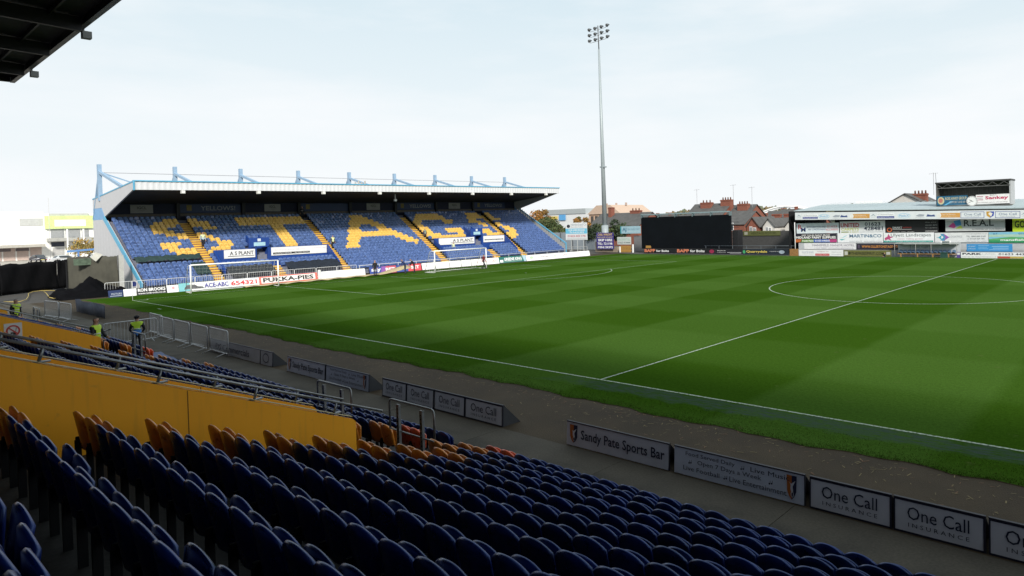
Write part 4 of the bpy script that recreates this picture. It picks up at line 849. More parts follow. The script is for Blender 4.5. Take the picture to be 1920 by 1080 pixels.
fb(48.05,55.5,1.56,2.74,69.1,(.20,.45,.60),'green and blue landscape board reading mansfieldcar, cut off at the right',[('r',0,.55,1,.78,(.36,.52,.42)),('p',[(0,.35),(.3,.55),(.6,.45),(1,.6),(1,0),(0,0)],(.10,.34,.14)),('r',0,0,1,.22,(.03,.25,.10)),('t','mansfieldcar',.16,.16,.62,.36,(.78,.8,.8),.02),('t','07',.06,.76,.12,.94,(.05,.15,.3)),('t','01623',.40,.76,.55,.92,(.05,.15,.3))])
# lower rows
fb(26.2,33.15,.78,1.58,68.1,(.66,.66,.68),'white board reading Mansfield Manor Hotel',[('t','MANSFIELD MANOR HOTEL',.17,.48,.98,.82,(.16,.14,.2)),('t','t: 01623 428000  www.mansfieldmanorhotel.co.uk',.20,.12,.96,.28,(.2,.19,.25))])
fb(33.2,39.0,.76,1.50,68.1,(.02,.018,.03),'black board with orange web address for a stags site',[('t','WWW.OLLERTONSTAGS.CO.UK',.12,.30,.98,.72,(.52,.22,.05),.02),('p',[(.03,.8),(.08,.8),(.07,.3),(.055,.15),(.04,.3)],(.08,.06,.10))])
fb(45.95,50.6,.60,1.45,68.1,(.04,.24,.52),'bright blue board above the park lane advert',[('t','DIFFERENT',.03,.60,.20,.76,(.45,.6,.75)),('t','STROKES',.03,.28,.20,.44,(.45,.6,.75)),('r',.26,.78,.50,.82,(.3,.55,.75)),('r',.26,.56,.46,.60,(.3,.55,.75)),('r',.26,.34,.48,.38,(.3,.55,.75)),('r',.56,.66,.92,.72,(.35,.58,.78)),('r',.58,.42,.92,.48,(.35,.58,.78)),('r',.50,.22,.92,.27,(.3,.5,.72))])
fb(26.4,32.3,.02,.80,66.0,(.68,.68,.70),'white board with a red bar left of the olive web board',[('t','SHARP BUSINESS',.07,.55,.34,.72,(.2,.25,.4)),('t','computer systems',.07,.25,.34,.4,(.4,.4,.45)),('r',.38,.05,.70,.40,(.48,.06,.07)),('t','01623 624111',.41,.14,.68,.30,(.7,.6,.6)),('t','THURSDAY 7PM',.42,.66,.68,.80,(.5,.3,.32)),('t','mansfield road',.75,.62,.97,.74,(.3,.3,.36)),('t','nottinghamshire',.75,.2,.96,.32,(.3,.3,.36))], group='low boards along the far touchline')
fb(32.35,38.2,.04,.78,66.0,(.12,.12,.035),'olive board with a dark web address by the far touchline',[('t','THEFREESPIRIT.COM',.16,.26,.86,.70,(.03,.03,.015),.02),('e',.13,.5,.025,.25,(.03,.03,.015)),('r',.02,.2,.09,.8,(.45,.45,.42)),('r',.90,.3,.98,.75,(.4,.4,.38))], group='low boards along the far touchline')
fb(45.9,58,-.04,.64,65.6,(.68,.69,.72),'long white board reading PARK LANE 01623 443 at the halfway line',[('t','PARK',.012,.58,.175,.90,(.015,.015,.03),.035),('t','LANE',.178,.58,.285,.90,(.55,.56,.60)),('t','01623 443 654',.31,.58,.60,.90,(.03,.03,.04),.01),('r',.30,.08,.40,.38,(.42,.07,.05)),('r',.40,.08,.50,.38,(.45,.34,.10)),('r',.50,.08,.60,.38,(.25,.42,.16)),('r',.60,.08,1,.38,(.15,.36,.55)),('t','01623 cars  vans  www.parklanevehicles.co.uk',.012,.14,.29,.40,(.45,.42,.46))], group='low boards along the far touchline')
fb(45.45,45.88,-.04,.66,65.7,(.10,.06,.25),'small purple box board at the end of the dugout',[('r',.1,.55,.9,.9,(.6,.6,.62))], group='low boards along the far touchline')
wp = tag(B().box((25.1,65.95,-.05),(26.3,66.05,.92)).obj('timber_screen', M((.26,.13,.045), .7, var=.3, scale=6)), 'brown timber panel at the left end of the far stand', 'panel')
tag(B().tube([(25.75,66.3,-.05),(25.75,66.3,4.4)], .06, 8).obj('pole', m_wrail, None, True), 'tall thin pole at the left end of the far stand', 'pole')
# dugout
dg = thing('dugout', 'long glazed dugout with blue seats at the far touchline', 'dugout')
m_gl = M((.45,.50,.54), .15, var=.05, spec=.8, name='perspex')
B().box((38.5,67.55,-.05),(45.4,67.62,1.45)).obj('back_sheet', M((.48,.52,.56), .3), dg)
B().box((38.4,66.2,1.56),(45.45,67.65,1.64)).obj('roof_sheet', M((.34,.36,.35), .4), dg)
for x in (38.5,40.9,42.6,45.35): B().tube([(x,66.2,-.05),(x,66.2,1.56)], .035, 6).obj('upright', M((.22,.22,.21), .5), dg, True)
B().box((38.6,66.9,.30),(45.2,67.4,.38)).obj('bench', M((.32,.18,.07), .7), dg)
for x in (39.0,40.9,42.6,44.3): B().box((x-.05,66.85,-.05),(x+.05,66.95,.30)).obj('bench_leg', M((.36,.20,.07), .7), dg)
sm_ = B()
for vs, q in (gseat(0,0,0), gpan(.9)): sm_.add([(b2*.95, -a*.95, d-.06) for a, b2, d in vs], q)
sme = sm_.mesh('dugout_seat', M((.09,.16,.27), .5))
for k in range(13): o = mobj('dugout_seat', sme, dg); o.location = (38.95+.49*k, 67.1, .08)
fb(39.9,42.2,.72,1.42,67.54,(.50,.54,.58),'pale board reading One Call inside the dugout',[('r',0,0,1,.06,(.08,.10,.25)),('r',0,.94,1,1,(.08,.10,.25)),('r',0,0,.02,1,(.08,.10,.25)),('r',.98,0,1,1,(.08,.10,.25)),('t','One Call',.12,.42,.88,.78,(.14,.18,.26)),('t','INSURANCE',.2,.16,.8,.28,(.25,.28,.35))])
tag(B().box((43.7,65.5,0),(44.5,65.9,.10)).box((43.75,65.55,.10),(44.45,65.85,.55)).box((43.7,65.5,.55),(44.5,65.9,.62)).obj('equipment_box', [M((.02,.06,.05), .5)]), 'dark green equipment box on legs in front of the dugout', 'box')
dr = thing('doorway', 'dark doorway with white posts behind the dugout', 'door', (43.2,68.0,0)); B().box((.15,0,.0),(.95,.05,1.75)).obj('door_leaf', M((.02,.05,.045), .5), dr); B().box((0,0,0),(.14,.05,1.85)).box((.96,0,0),(1.10,.05,1.85)).obj('door_frame', m_white, dr)
# commentary cabin on the far roof
cb_ = thing('commentary_cabin', 'open-fronted gantry cabin on stilts above the far stand roof', 'cabin')
m_cab = M((.09,.09,.085), .7, var=.15)
B().box((42.15,73.4,5.9),(49.9,73.5,8.75)).obj('back_wall', M((.10,.10,.09), .7, var=.2), cb_)
for k in range(16): B().bar((42.4+.48*k,73.38,5.9),(42.4+.48*k,73.38,8.6),.04).obj('stud', M((.16,.155,.14), .7), cb_)
B().box((42.0,70.9,8.62),(50.1,73.6,8.80)).obj('roof', M((.05,.05,.05), .6), cb_)
B().box((42.05,71,5.8),(42.18,73.5,8.62)).obj('side_wall', m_cab, cb_); B().box((49.9,71,5.8),(50.05,73.5,8.62)).obj('side_wall', M((.34,.35,.36), .6), cb_)
B().box((42.0,70.95,5.75),(50.1,73.5,5.88)).obj('floor', m_cab, cb_)
tr = B()
for k in range(13): tr.bar((42.2+.6*k,70.98,8.1 if k % 2 else 8.55),(42.8+.6*k,70.98,8.55 if k % 2 else 8.1),.035)
tr.bar((42.1,70.98,8.08),(50,70.98,8.08),.06); tr.obj('roof_truss', M((.14,.14,.14), .6), cb_)
for x in (42.2,43.9,45.0,46.2,48.2,49.9): B().bar((x,71.1,5.0),(x,71.1,5.8),.08).obj('stilt', M((.16,.16,.16), .6), cb_)
B().tube([(42.1,71,8.8),(42.05,71,10.0)], .03, 6).obj('aerial', m_galv, cb_)
fb(42.15,45.6,6.0,7.12,70.9,(.02,.10,.18),'dark blue banner with a yellow ball on the cabin',[('e',.14,.5,.11,.40,(.45,.42,.25)),('e',.13,.52,.07,.25,(.4,.15,.12)),('t','ROSS AWAY GROUP',.28,.56,.97,.86,(.45,.42,.28),.02),('t','SUPPORT LINE 0844',.42,.20,.97,.42,(.38,.38,.36),.01),('p',[(.22,.0),(.30,.0),(.55,.42),(.45,.42)],(.10,.35,.55))], group='banners on the gantry cabin')
fb(46.45,49.95,6.0,7.10,70.9,(.68,.67,.67),'white banner on the cabin reading Sankey',[('t','Sankey',.28,.38,.97,.82,(.42,.02,.08),.03),('r',.03,.78,.22,.84,(.3,.05,.1)),('r',.03,.6,.22,.66,(.3,.25,.28)),('r',.03,.42,.22,.48,(.3,.05,.1)),('t','John',.42,.84,.62,.98,(.05,.05,.05)),('t','your local estate agent for sales and lettings',.03,.10,.95,.22,(.2,.2,.2))], group='banners on the gantry cabin')
ck = thing('clock', 'round white clock hung between the cabin banners', 'clock', mat=frame((46.05,70.78,6.40), U))
B().ell(0,0,.54,.54,.0).obj('face', M((.68,.69,.68), .4, var=.05), ck)
B().ring(0,0,.60,.60,.07,.02,0,32).prism([(.60*cos(a*pi/16), .60*sin(a*pi/16)) for a in range(32)], lambda a, b2, d: (a, b2, d), -.12, -.01).obj('bezel', M((.40,.40,.40), .5), ck)
B().bar((0,0,.012),(-.28,.16,.012),.045,.008).obj('hour_hand', m_black, ck); B().bar((0,0,.018),(.14,-.10,.018),.03,.008).bar((0,0,.018),(-.36,-.22,.018),.03,.008).obj('minute_hand', m_black, ck)
tk = B()
for a in range(12): tk.bar((.44*cos(a*pi/6),.44*sin(a*pi/6),.01),(.51*cos(a*pi/6),.51*sin(a*pi/6),.01),.025,.006)
tk.obj('hour_mark', m_black, ck)
# ---- big black screen with top frame
sc = thing('scoreboard_screen', 'large plain black screen beyond the far corner', 'screen')
B().box((-3.5,71,.6),(13.25,71.5,5.75)).obj('screen_face', M((.0035,.005,.007), .9, var=.25, scale=.5, spec=.1), sc)
for x in (-3.4,.0,3.3,6.6,9.9,13.2): B().box((x-.06,70.9,5.6),(x+.06,71.6,6.2)).obj('top_post', M((.10,.14,.15), .5), sc)
B().bar((-3.5,70.95,6.2),(13.3,70.95,6.25),.09,.12).obj('top_rail', M((.22,.30,.32), .5), sc); B().bar((-3.5,71.55,6.1),(13.3,71.55,6.15),.09,.12).obj('top_rail', M((.16,.20,.22), .5), sc)
for k in range(6): B().bar((13.28,71+.1*k,.6+.8*k),(13.9,72.4,.6+.8*k),.06).obj('side_brace', m_dark, sc)
B().box((13.3,71.6,.0),(14.2,73,3.4)).obj('side_cabinet', m_black, sc)
fb(-.75,5.5,.04,.84,68.0,(.010,.010,.012),'black board reading BAPP for Bolts, the left one',[('t','BAPP',.02,.22,.36,.84,(.62,.20,.11),.03),('t','for Bolts',.39,.28,.78,.70,(.75,.75,.75),.02)], group='low boards in the far corner')
fb(5.5,12.4,.04,.84,68.0,(.010,.010,.012),'black board reading BAPP for Bolts, the right one',[('t','BAPP',.02,.22,.34,.84,(.62,.20,.11),.03),('t','for Bolts',.37,.28,.74,.74,(.75,.75,.75),.02),('e',.92,.45,.06,.35,(.25,.02,.06))], group='low boards in the far corner')
fb(12.4,16.9,.0,.80,68.0,(.012,.012,.016),'black board with small white writing beside the bolts boards',[('t','Playback',.08,.52,.40,.74,(.65,.65,.65)),('t','solicitors',.08,.26,.40,.40,(.5,.5,.5)),('r',.45,.30,.97,.36,(.5,.5,.52)),('r',.55,.12,.97,.17,(.4,.4,.42))], group='low boards in the far corner')
fb(16.9,24.0,-.03,.78,68.0,(.014,.02,.03),'black board with a green badge reading Quarrydale',[('e',.04,.5,.03,.30,(.05,.30,.12)),('t','Quarrydale',.09,.26,.55,.76,(.62,.48,.10),.02),('t','a training and skills centre',.60,.48,.80,.70,(.5,.5,.5)),('e',.86,.5,.06,.30,(.30,.36,.42))], group='low boards in the far corner')
for x, lb in ((-7.2,'between two white posts'),(-1.9,'touching the bolts boards')):
    g_ = thing('timber_gate', 'small brown timber gate '+lb, 'gate'); w_ = 2.4 if x < -5 else 1.1
    for k in range(int(w_/.2)): B().box((x+.2*k,70.0,.02),(x+.2*k+.17,70.05,1.15)).obj('plank', M((.34,.19,.05), .7, var=.3, scale=5), g_)
    B().box((x,69.98,.25),(x+w_,70.0,.35)).box((x,69.98,.85),(x+w_,70.0,.95)).obj('batten', M((.42,.22,.05), .7), g_)
for x in (-7.4, -4.65): tag(B().box((x,69.9,0),(x+.18,70.08,1.35 if x > -5 else 1.0)).obj('white_post', m_white), 'short white gatepost in the far corner, %s of the gate' % ('left' if x < -5 else 'right'), 'post')
# dark back wall, olive board
tag(B().box((9.5,78,-.1),(24.5,78.3,3.05)).obj('boundary_wall', M((.055,.055,.055), .8, var=.2)), 'long dark boundary wall between the screen and the far stand', 'wall')
fb(11.6,18,2.35,3.1,77.9,(.10,.11,.04),'olive green board on the dark boundary wall',[('t','HERITAGE MOTORS',.22,.25,.90,.75,(.03,.035,.012)),('r',.03,.2,.12,.8,(.3,.3,.25))], group='boards in the far corner')
tag(B().box((-9.5,76.5,-.1),(-3.2,76.7,2.6)).obj('block_wall', M((.17,.17,.18), .8, var=.15)), 'grey block wall left of the black screen', 'wall')
rl = tag(B().tube([(9.5,69.6,1.15),(24.2,69.6,1.15)], .03, 6).obj('perimeter_rail', M((.10,.12,.14), .5), None, True), 'dark rail behind the low boards right of the screen', 'rail')
for k in range(7): B().tube([(9.8+2.3*k,69.6,0),(9.8+2.3*k,69.6,1.15)], .03, 6).obj('rail_post', M((.10,.12,.14), .5), rl)
cf = tag(B().box((9.6,74,-.1),(24.6,77,.5)).obj('old_terrace', M((.045,.045,.045), .9)), 'dark low terrace beside the black screen', 'terrace')
# ---- signs in the far-left corner
fb(-19.9,-14.65,2.15,5.2,70,PW,'tall white and pale blue sign on posts beside the lettered stand',[('r',0,.36,1,.66,(.14,.48,.68)),('r',.05,.14,.98,.32,(.62,.62,.64)),('e',.14,.80,.08,.10,(.03,.03,.04)),('t','Hartland and Co',.26,.82,.97,.96,(.25,.32,.36)),('t','Executive Travel',.26,.71,.80,.79,(.35,.4,.42)),('t','FOR HIRE BOXES',.15,.52,.90,.62,WHITE,.02),('t','To Let 01623',.18,.40,.85,.49,WHITE,.02),('t','01623 422 170',.10,.17,.92,.28,(.5,.15,.18),.02),('r',.05,.02,.98,.10,(.55,.57,.58))], group='signs in the far corner',
   extra=lambda r_: [B().box((x,-2.2,-.12),(x+.1,0,-.045)).obj('post', M((.42,.44,.44), .6), r_) for x in (1.2,2.7,4.2)])
fb(-12.55,-8.65,.55,3.35,70,(.045,.035,.18),'purple and gold sign reading skip hire at the mast foot',[('t','CARL WRIGHT',.08,.82,.93,.95,(.60,.42,.16),.02),('t','HAULAGE & PLANT',.06,.67,.95,.77,(.55,.45,.3)),('t','SKIP HIRE',.10,.48,.92,.62,WHITE,.03),('t','TEL: 721198',.06,.26,.92,.40,WHITE,.02),('t','MINI SKIPS',.08,.05,.94,.18,WHITE,.02)], group='signs in the far corner')
fb(-12.1,-7.5,3.0,4.3,76,(.30,.45,.52),'pale blue board behind the screen reading AJ',[('t','AJ',.10,.18,.30,.84,(.04,.14,.22),.02),('t','the trade mens',.36,.50,.95,.75,(.12,.22,.30)),('t','builders merchant',.36,.2,.95,.36,(.5,.6,.65)),('r',0,0,.05,1,(.05,.3,.36))], group='signs in the far corner')
fb(-10.4,-7.3,1.2,2.5,73,(.50,.55,.53),'pale green sign on the block wall with a phone number',[('t','PROPERTIES',.08,.50,.92,.80,(.28,.45,.36)),('t','01623 414444',.06,.14,.94,.36,(.08,.10,.10),.01)], group='signs in the far corner')
wl = tag(B().box((-34.5,80,-.1),(-20.5,80.3,3.3)).obj('panel_fence', M((.22,.25,.28), .7, var=.12)), 'grey sheet fence behind the tall white sign', 'fence')
for k in range(5): B().box((-34.4+3.3*k,79.85,-.1),(-34.25+3.3*k,79.99,3.45)).obj('fence_post', M((.10,.11,.12), .7), wl)
rk = tag(B().box((-13.2,70.4,0),(-8.3,71.4,.9)).box((-13.4,70.6,.5),(-12.9,71.3,1.8)).obj('stone_wall', M((.26,.21,.16), .9, var=.3, scale=2)), 'low rough stone wall under the skip hire sign', 'wall')
rl = tag(B().tube([(-21,69.2,1.0),(-14,69.2,1.0)], .03, 6).tube([(-21,69.2,.55),(-14,69.2,.55)], .03, 6).obj('perimeter_rail', M((.34,.35,.35), .5), None, True), 'grey rail below the tall white sign', 'rail')
for k in range(5): B().tube([(-21+1.75*k,69.2,0),(-21+1.75*k,69.2,1.0)], .03, 6).obj('rail_post', M((.34,.35,.35), .5), rl)
# ---- floodlight mast
fmst = thing('floodlight_mast', 'tall slender floodlight mast with twelve lamps in the far corner', 'mast', (-12.8,72.6,0))
m_pole = M((.30,.34,.36), .45, .1, var=.08, name='mast_pole')
B().tube([(0,0,-.1),(0,0,4.6)], [.62,.60], 14).obj('base_section', m_pole, fmst, True)
B().tube([(0,0,4.5),(-.1,0,20),(-.2,0,35.4)], [.42,.29,.17], 14).obj('pole', m_pole, fmst, True)
B().box((-.55,-.3,14.7),(.55,.3,14.95)).obj('collar', m_pole, fmst)
hd_ = B().tube([(-.2,0,35.3),(-.3,0,39.6)], .10, 8).obj('head_post', M((.14,.15,.16), .5), fmst, True)
for r_ in range(3):
    z = 36.9+.98*r_
    B().tube([(-2.4,-.1,z+.12),(-1.9,-.1,z-.05),(1.5,-.1,z-.05+.1),(2.1,-.1,z+.25)], .035, 6).obj('lamp_arm', M((.30,.30,.30), .5), fmst, True)
    for k in range(4):
        x = -2.15+1.35*k+(0.12 if k > 1 else 0); zz_ = z+.40
        lb = B().tube([(x,.35,zz_+.12),(x,.05,zz_+.05),(x,-.28,zz_-.10),(x,-.36,zz_-.13)], [.08,.18,.28,.28], 12).obj('lamp', M((.10,.11,.12), .4, .5), fmst, True)
        B().tube([(x,-.365,zz_-.133),(x,-.37,zz_-.136)], .23, 12).obj('glass', M((.16,.17,.18), .1, spec=.9), lb)
        B().bar((x,-.1,z+.0),(x,.0,zz_),.06).obj('lamp_bracket', M((.16,.16,.16), .5), fmst)
# ================================================================ BACKGROUND
def tree(x, y, z, h, r, label, cols, name='broadleaf_tree', nl=1500, cat='tree', group='trees beyond the ground', leaf=.22, squash=.8, trunk=True):
    rnd = random.Random(int(x*13+y*7)); root = thing(name, label, cat, (x,y,z), group=group)
    if trunk:
        B().tube([(0,0,-.3),(.05,0,h*.35),(0,.05,h*.6)], [.05*h*.35,.04*h*.35,.02*h*.35], 7).obj('trunk', M((.07,.05,.035), .9, var=.3), root, True)
        lb = B()
        for k in range(6):
            a = k*1.05+rnd.random(); q = rnd.uniform(.5,.9); lb.tube([(0,0,h*rnd.uniform(.3,.5)),(r*.4*cos(a)*q,r*.4*sin(a)*q,h*.6),(r*.75*cos(a)*q,r*.75*sin(a)*q,h*rnd.uniform(.6,.85))], [.05,.03,.015], 5)
        lb.obj('limbs', M((.07,.05,.035), .9, var=.3), root, True)
    cl = []
    for k in range(16):
        a = rnd.uniform(0,2*pi); u = rnd.uniform(-.6,1); q = rnd.uniform(.35,.85)
        cl.append((r*q*cos(a)*sqrt(max(.05,1-u*u*.8)), r*q*sin(a)*sqrt(max(.05,1-u*u*.8)), h*.62+u*h*.34*squash, r*rnd.uniform(.25,.45), rnd.randrange(len(cols))))
    b = B()
    for k in range(nl):
        c = rnd.choice(cl); d = Vector((rnd.gauss(0,1),rnd.gauss(0,1),rnd.gauss(0,1))).normalized()*c[3]*rnd.uniform(.5,1.05)
        p = Vector((c[0],c[1],c[2]))+Vector((d.x,d.y,d.z*.85)); 
        if p.z < .05*h: continue
        t1 = Vector((rnd.gauss(0,1),rnd.gauss(0,1),rnd.gauss(0,1))).normalized(); t2 = t1.orthogonal().normalized(); s_ = leaf*rnd.uniform(.6,1.3)
        b.add([p-t1*s_-t2*s_*.5, p+t1*s_*.2-t2*s_*.7, p+t1*s_+t2*s_*.3, p-t1*s_*.3+t2*s_*.7], [(0,1,2,3)], c[4] if rnd.random() < .75 else rnd.randrange(len(cols)))
    b.obj('crown', [M(c, .8, var=.3, scale=1.5) for c in cols], root)
    return root
AUT = [(.30,.13,.025),(.20,.11,.025),(.10,.10,.025),(.06,.08,.02)]; GRN = [(.05,.075,.022),(.075,.10,.03),(.035,.055,.018),(.09,.09,.03)]
tree(-44.5,88,0,8.6,3.3,'orange autumn tree just right of the lettered stand',AUT,nl=4200,leaf=.16)
tree(-41.0,86,0,6.6,3.6,'green tree beside the orange autumn tree',GRN,nl=4200,leaf=.16)
tree(-47.8,90,0,7.6,3.0,'yellow-green tree half hidden by the lettered stand end',[(.12,.12,.03),(.07,.09,.025),(.18,.11,.03)],nl=1500)
tree(-36.2,92,0,6.9,2.4,'small golden autumn tree behind the tall white sign',AUT[:3],nl=1300)
tree(-36.5,84.5,-.8,4.8,4.0,'low green scrub behind the grey fence',GRN,name='bush',cat='bush',nl=1600,trunk=False,group='bushes beyond the ground')
tree(-23.5,82,-.6,5.3,3.4,'dark evergreen bush left of the mast foot',[(.02,.035,.015),(.03,.05,.02),(.045,.06,.02)],name='bush',cat='bush',nl=2600,trunk=False,group='bushes beyond the ground',leaf=.2)
tree(-18.0,83,-.8,6.4,2.6,'dark evergreen bush right of the mast foot',[(.02,.035,.015),(.03,.05,.02),(.05,.07,.02)],name='bush',cat='bush',nl=2000,trunk=False,group='bushes beyond the ground',leaf=.2)
tree(-97,18.0,.4,4.6,3.6,'golden autumn tree in front of the green-signed shop',[(.40,.24,.05),(.28,.20,.05),(.20,.17,.06)],nl=1500,leaf=.17,squash=.6)
# woods on the far hill: one mass
wb = B(); rnd = random.Random(5)
for k in range(5200):
    x = rnd.uniform(-330,120); q = Vector((x, 430+rnd.uniform(-8,25), 0)); z = 6.0+3.4*abs(sin(x*.045)+.6*sin(x*.13+1))*rnd.random()**.5+rnd.uniform(-2.5,.8)
    t1 = Vector((rnd.gauss(0,1),rnd.gauss(0,.5),rnd.gauss(0,1))).normalized(); t2 = t1.orthogonal().normalized(); s_ = rnd.uniform(.8,1.7); p = Vector((q.x,q.y,z+1.5))
    wb.add([p-t1*s_,p-t2*s_,p+t1*s_,p+t2*s_], [(0,1,2,3)], rnd.randrange(3))
tag(wb.obj('distant_wood', [M((.12,.13,.08), .9, var=.3), M((.09,.11,.07), .9, var=.3), M((.17,.13,.07), .9, var=.3)]), 'hazy wooded skyline behind the houses', 'wood', None, 'stuff')
m_slate = M((.080,.078,.076), .7, var=.25, scale=1.2, name='slate'); m_brick = M((.21,.075,.050), .85, var=.25, scale=5, name='brick'); m_render = M((.55,.53,.50), .8)  # slate lifted a little, distance haze painted into its colour
def chimney(x, y, z0, z1, w, d, pots, root):
    c = B().box((x-w/2,y-d/2,z0),(x+w/2,y+d/2,z1)).box((x-w/2-.08,y-d/2-.08,z1-.28),(x+w/2+.08,y+d/2+.08,z1-.10)).obj('chimney', m_brick, root)
    for k in range(pots): B().tube([(x-w/2+(k+.5)*w/pots,y,z1),(x-w/2+(k+.5)*w/pots,y,z1+.5)], [.15,.12], 8).obj('chimney_pot', M((.10,.045,.03), .8), c, True)
def window(x, y, z, w, h, root):
    f = B().box((x-w/2,y-.06,z),(x+w/2,y-.012,z+h)).obj('window', m_white, root)
    B().box((x-w/2+.09,y-.075,z+.09),(x-.04,y-.062,z+h-.09)).box((x+.04,y-.075,z+.09),(x+w/2-.09,y-.062,z+h-.09)).obj('pane', M((.05,.06,.07), .1, spec=.8), f)
def house(x0, x1, y0, y1, eave, ridge, label, wall, chim=(), wins=(), axis='x', name='terraced_house'):
    root = thing(name, label, 'house', group='houses beyond the ground')
    B().box((x0,y0,-.2),(x1,y1,eave)).obj('wall', wall, root); o = .25
    if axis == 'x':
        ym = (y0+y1)/2
        B().prism([(y0-o,eave-.1),(ym,ridge),(y1+o,eave-.1),(y1+o,eave+.02),(ym,ridge+.14),(y0-o,eave+.02)], lambda a, z, d: (d,a,z), x0-o, x1+o).obj('roof', m_slate, root)
        B().prism([(y0,eave),(y1,eave),(ym,ridge)], lambda a, z, d: (d,a,z), x0+.01, x1-.01).obj('gable', wall, root)
    else:
        xm = (x0+x1)/2
        B().prism([(x0-o,eave-.1),(xm,ridge),(x1+o,eave-.1),(x1+o,eave+.02),(xm,ridge+.14),(x0-o,eave+.02)], lambda a, z, d: (a,d,z), y0-o, y1+o).obj('roof', m_slate, root)
        B().prism([(x0,eave),(x1,eave),(xm,ridge)], lambda a, z, d: (a,d,z), y0+.01, y1-.01).obj('gable', wall, root)
    for c in chim: chimney(*c, root)
    for w in wins: window(*w, root)
    return root
house(-39,-24.5,97,107,4.1,7.0,'slate-roofed house behind the mast, a brick chimney on its right',m_brick,[(-35.3,101,5.5,8.5,.9,1.2,0),(-28.9,102,5.8,7.6,2.7,1.0,3)],name='house')
house(-15.5,-6.8,100,112,4.5,8.3,'slate-roofed house above the screen with a wide brick chimney',m_brick,[(-12.1,105,7,8.7,2.5,1.2,3)])
house(-9.8,-1.5,101,113,4.2,7.8,'slate-roofed house right of the screen with two tall brick chimneys',m_brick,[(-7.5,105.5,6.5,9.1,2.4,1.2,4),(-3.6,105.5,6.0,8.1,2.3,1.2,4)])
house(-2.5,1.2,97,106,4.0,6.4,'plain-fronted house with a sash window beside the screen edge',m_brick,[],[(-1.6,97,2.8,.95,1.5)])
house(1.4,4.0,97.5,106,3.4,5.2,'small red brick gabled house with two white windows',m_brick,[],[(2.3,97.5,2.5,.6,1.0),(3.1,97.5,2.3,.6,1.0)],axis='y')
house(4.8,7.2,97.5,106,3.4,4.9,'small white rendered gabled house with a white window',m_render,[],[(5.7,97.5,2.5,.5,.9),(6.3,97.5,2.4,.5,.9)],axis='y')
house(8.6,10.4,99,106,3.3,4.4,'small white gable at the far right of the brick houses',m_render,[],[],axis='y')
house(-4.5,9.5,110,118,3.8,5.4,'long slate roof with three brick stacks behind the gabled houses',m_brick,[(-2.6,112,4.5,6.1,1.6,1.0,0),(.5,112,4.4,5.8,1.8,1.0,0),(3.1,112,4.4,5.8,1.6,1.0,0)])
house(27.2,33.6,98,108,6.6,8.35,'house behind the far stand roof with a pale gable',m_render,[(32.0,101,7.0,8.4,2.2,1.0,4)],[],axis='y')
house(-21.5,-15.5,120,130,4.4,6.4,'distant slate-roofed house showing over the screen left end',m_brick,[(-20,124,5.5,7.2,1.8,1,0),(-16.5,124,5.5,7.2,1.6,1,0)])
house(-30,-23,128,138,4.4,6.6,'distant slate-roofed house right of the mast',m_brick,[(-25.5,132,5.5,7.5,1.8,1,0)])
rnd = random.Random(11)
for k in range(12):
    x = -92+9.4*k+rnd.uniform(-1.5,1.5); y = 175+rnd.uniform(-12,25); w_ = rnd.uniform(6,9); e = rnd.uniform(4.2,5.4); hgt = e+rnd.uniform(1.8,2.8)
    house(x, x+w_, y, y+8, e, hgt, 'distant small house on the skyline, %s from the left of twelve' % nth(k), rnd.choice((m_brick, m_render, M((.40,.28,.20), .8))), [(x+w_*.7, y+4, hgt-.9, hgt+.9, .9, .9, 0)], [(x+w_*.3, y, 2.6, 1.1, 1.2)], name='distant_house')
for k, (x, y, z0, z1) in enumerate(((-16.5,108,6.5,11.8),(-6.2,106,8,12.2),(-1.9,106,7,11.5),(34.6,99,8,11.6))):
    a = B().tube([(x,y,z0),(x,y,z1)], .04, 5); a.tube([(x-.7,y,z1-.2),(x+.7,y,z1-.1)], .02, 4)
    for q in range(5): a.tube([(x-.6+.3*q,y-.3,z1-.15),(x-.6+.3*q,y+.3,z1-.15)], .015, 4)
    tag(a.obj('television_aerial', M((.30,.30,.32), .5)), 'thin television aerial above the rooftops, %s' % ['left of the wide chimney','above the two tall chimneys','right of the two tall chimneys','beside the house over the far stand'][k], 'aerial')
# white arched footbridge-like roof, distant
ab = thing('arched_bridge', 'white arched bridge in the distance behind the brick houses', 'bridge')
for dy in (0, 4): B().tube([(-52+2*k, 200+dy, 5.8+3.0*sin(pi*k/12)) for k in range(13)], .35, 6).obj('arch', m_white, ab, True)
for k in range(1, 12): B().bar((-52+2*k,202,5.0),(-52+2*k,202,5.8+3.0*sin(pi*k/12)),.12,.12).obj('hanger', m_white, ab)
B().box((-56,199.5,4.6),(-24,204.5,5.2)).obj('bridge_deck', m_white, ab)
# grey retail shed and sandstone hall behind the mast
rs_ = thing('retail_shed', 'wide grey and white retail shed beyond the autumn trees', 'building')
B().box((-160,200,0),(-128,225,9.2)).obj('wall', M((.62,.63,.64), .6), rs_); B().box((-160.3,199.7,9.2),(-134,225,11.4)).obj('roof_band', M((.34,.37,.38), .6), rs_); B().box((-150,199.5,6.5),(-146,199.68,9.0)).obj('sign_panel', M((.10,.32,.60), .5), rs_); B().box((-158,199.5,7),(-151,199.68,8.4)).obj('sign_panel', M((.60,.45,.10), .5), rs_)
hl = thing('sandstone_hall', 'pale sandstone hall with a sloping roof behind the mast', 'building')
B().box((-114,180,0),(-98,200,8.4)).obj('wall', M((.50,.34,.24), .8), hl); B().prism([(-114.5,8.3),(-109.5,11.7),(-102.5,11.7),(-97.5,8.3)], lambda a, z, d: (a,d,z), 179.5, 200).obj('roof', M((.48,.36,.28), .8), hl)
for k in range(4): B().box((-113+2.2*k,179.9,5),(-111.6+2.2*k,179.98,7.6)).obj('window', M((.06,.055,.05), .3), hl)
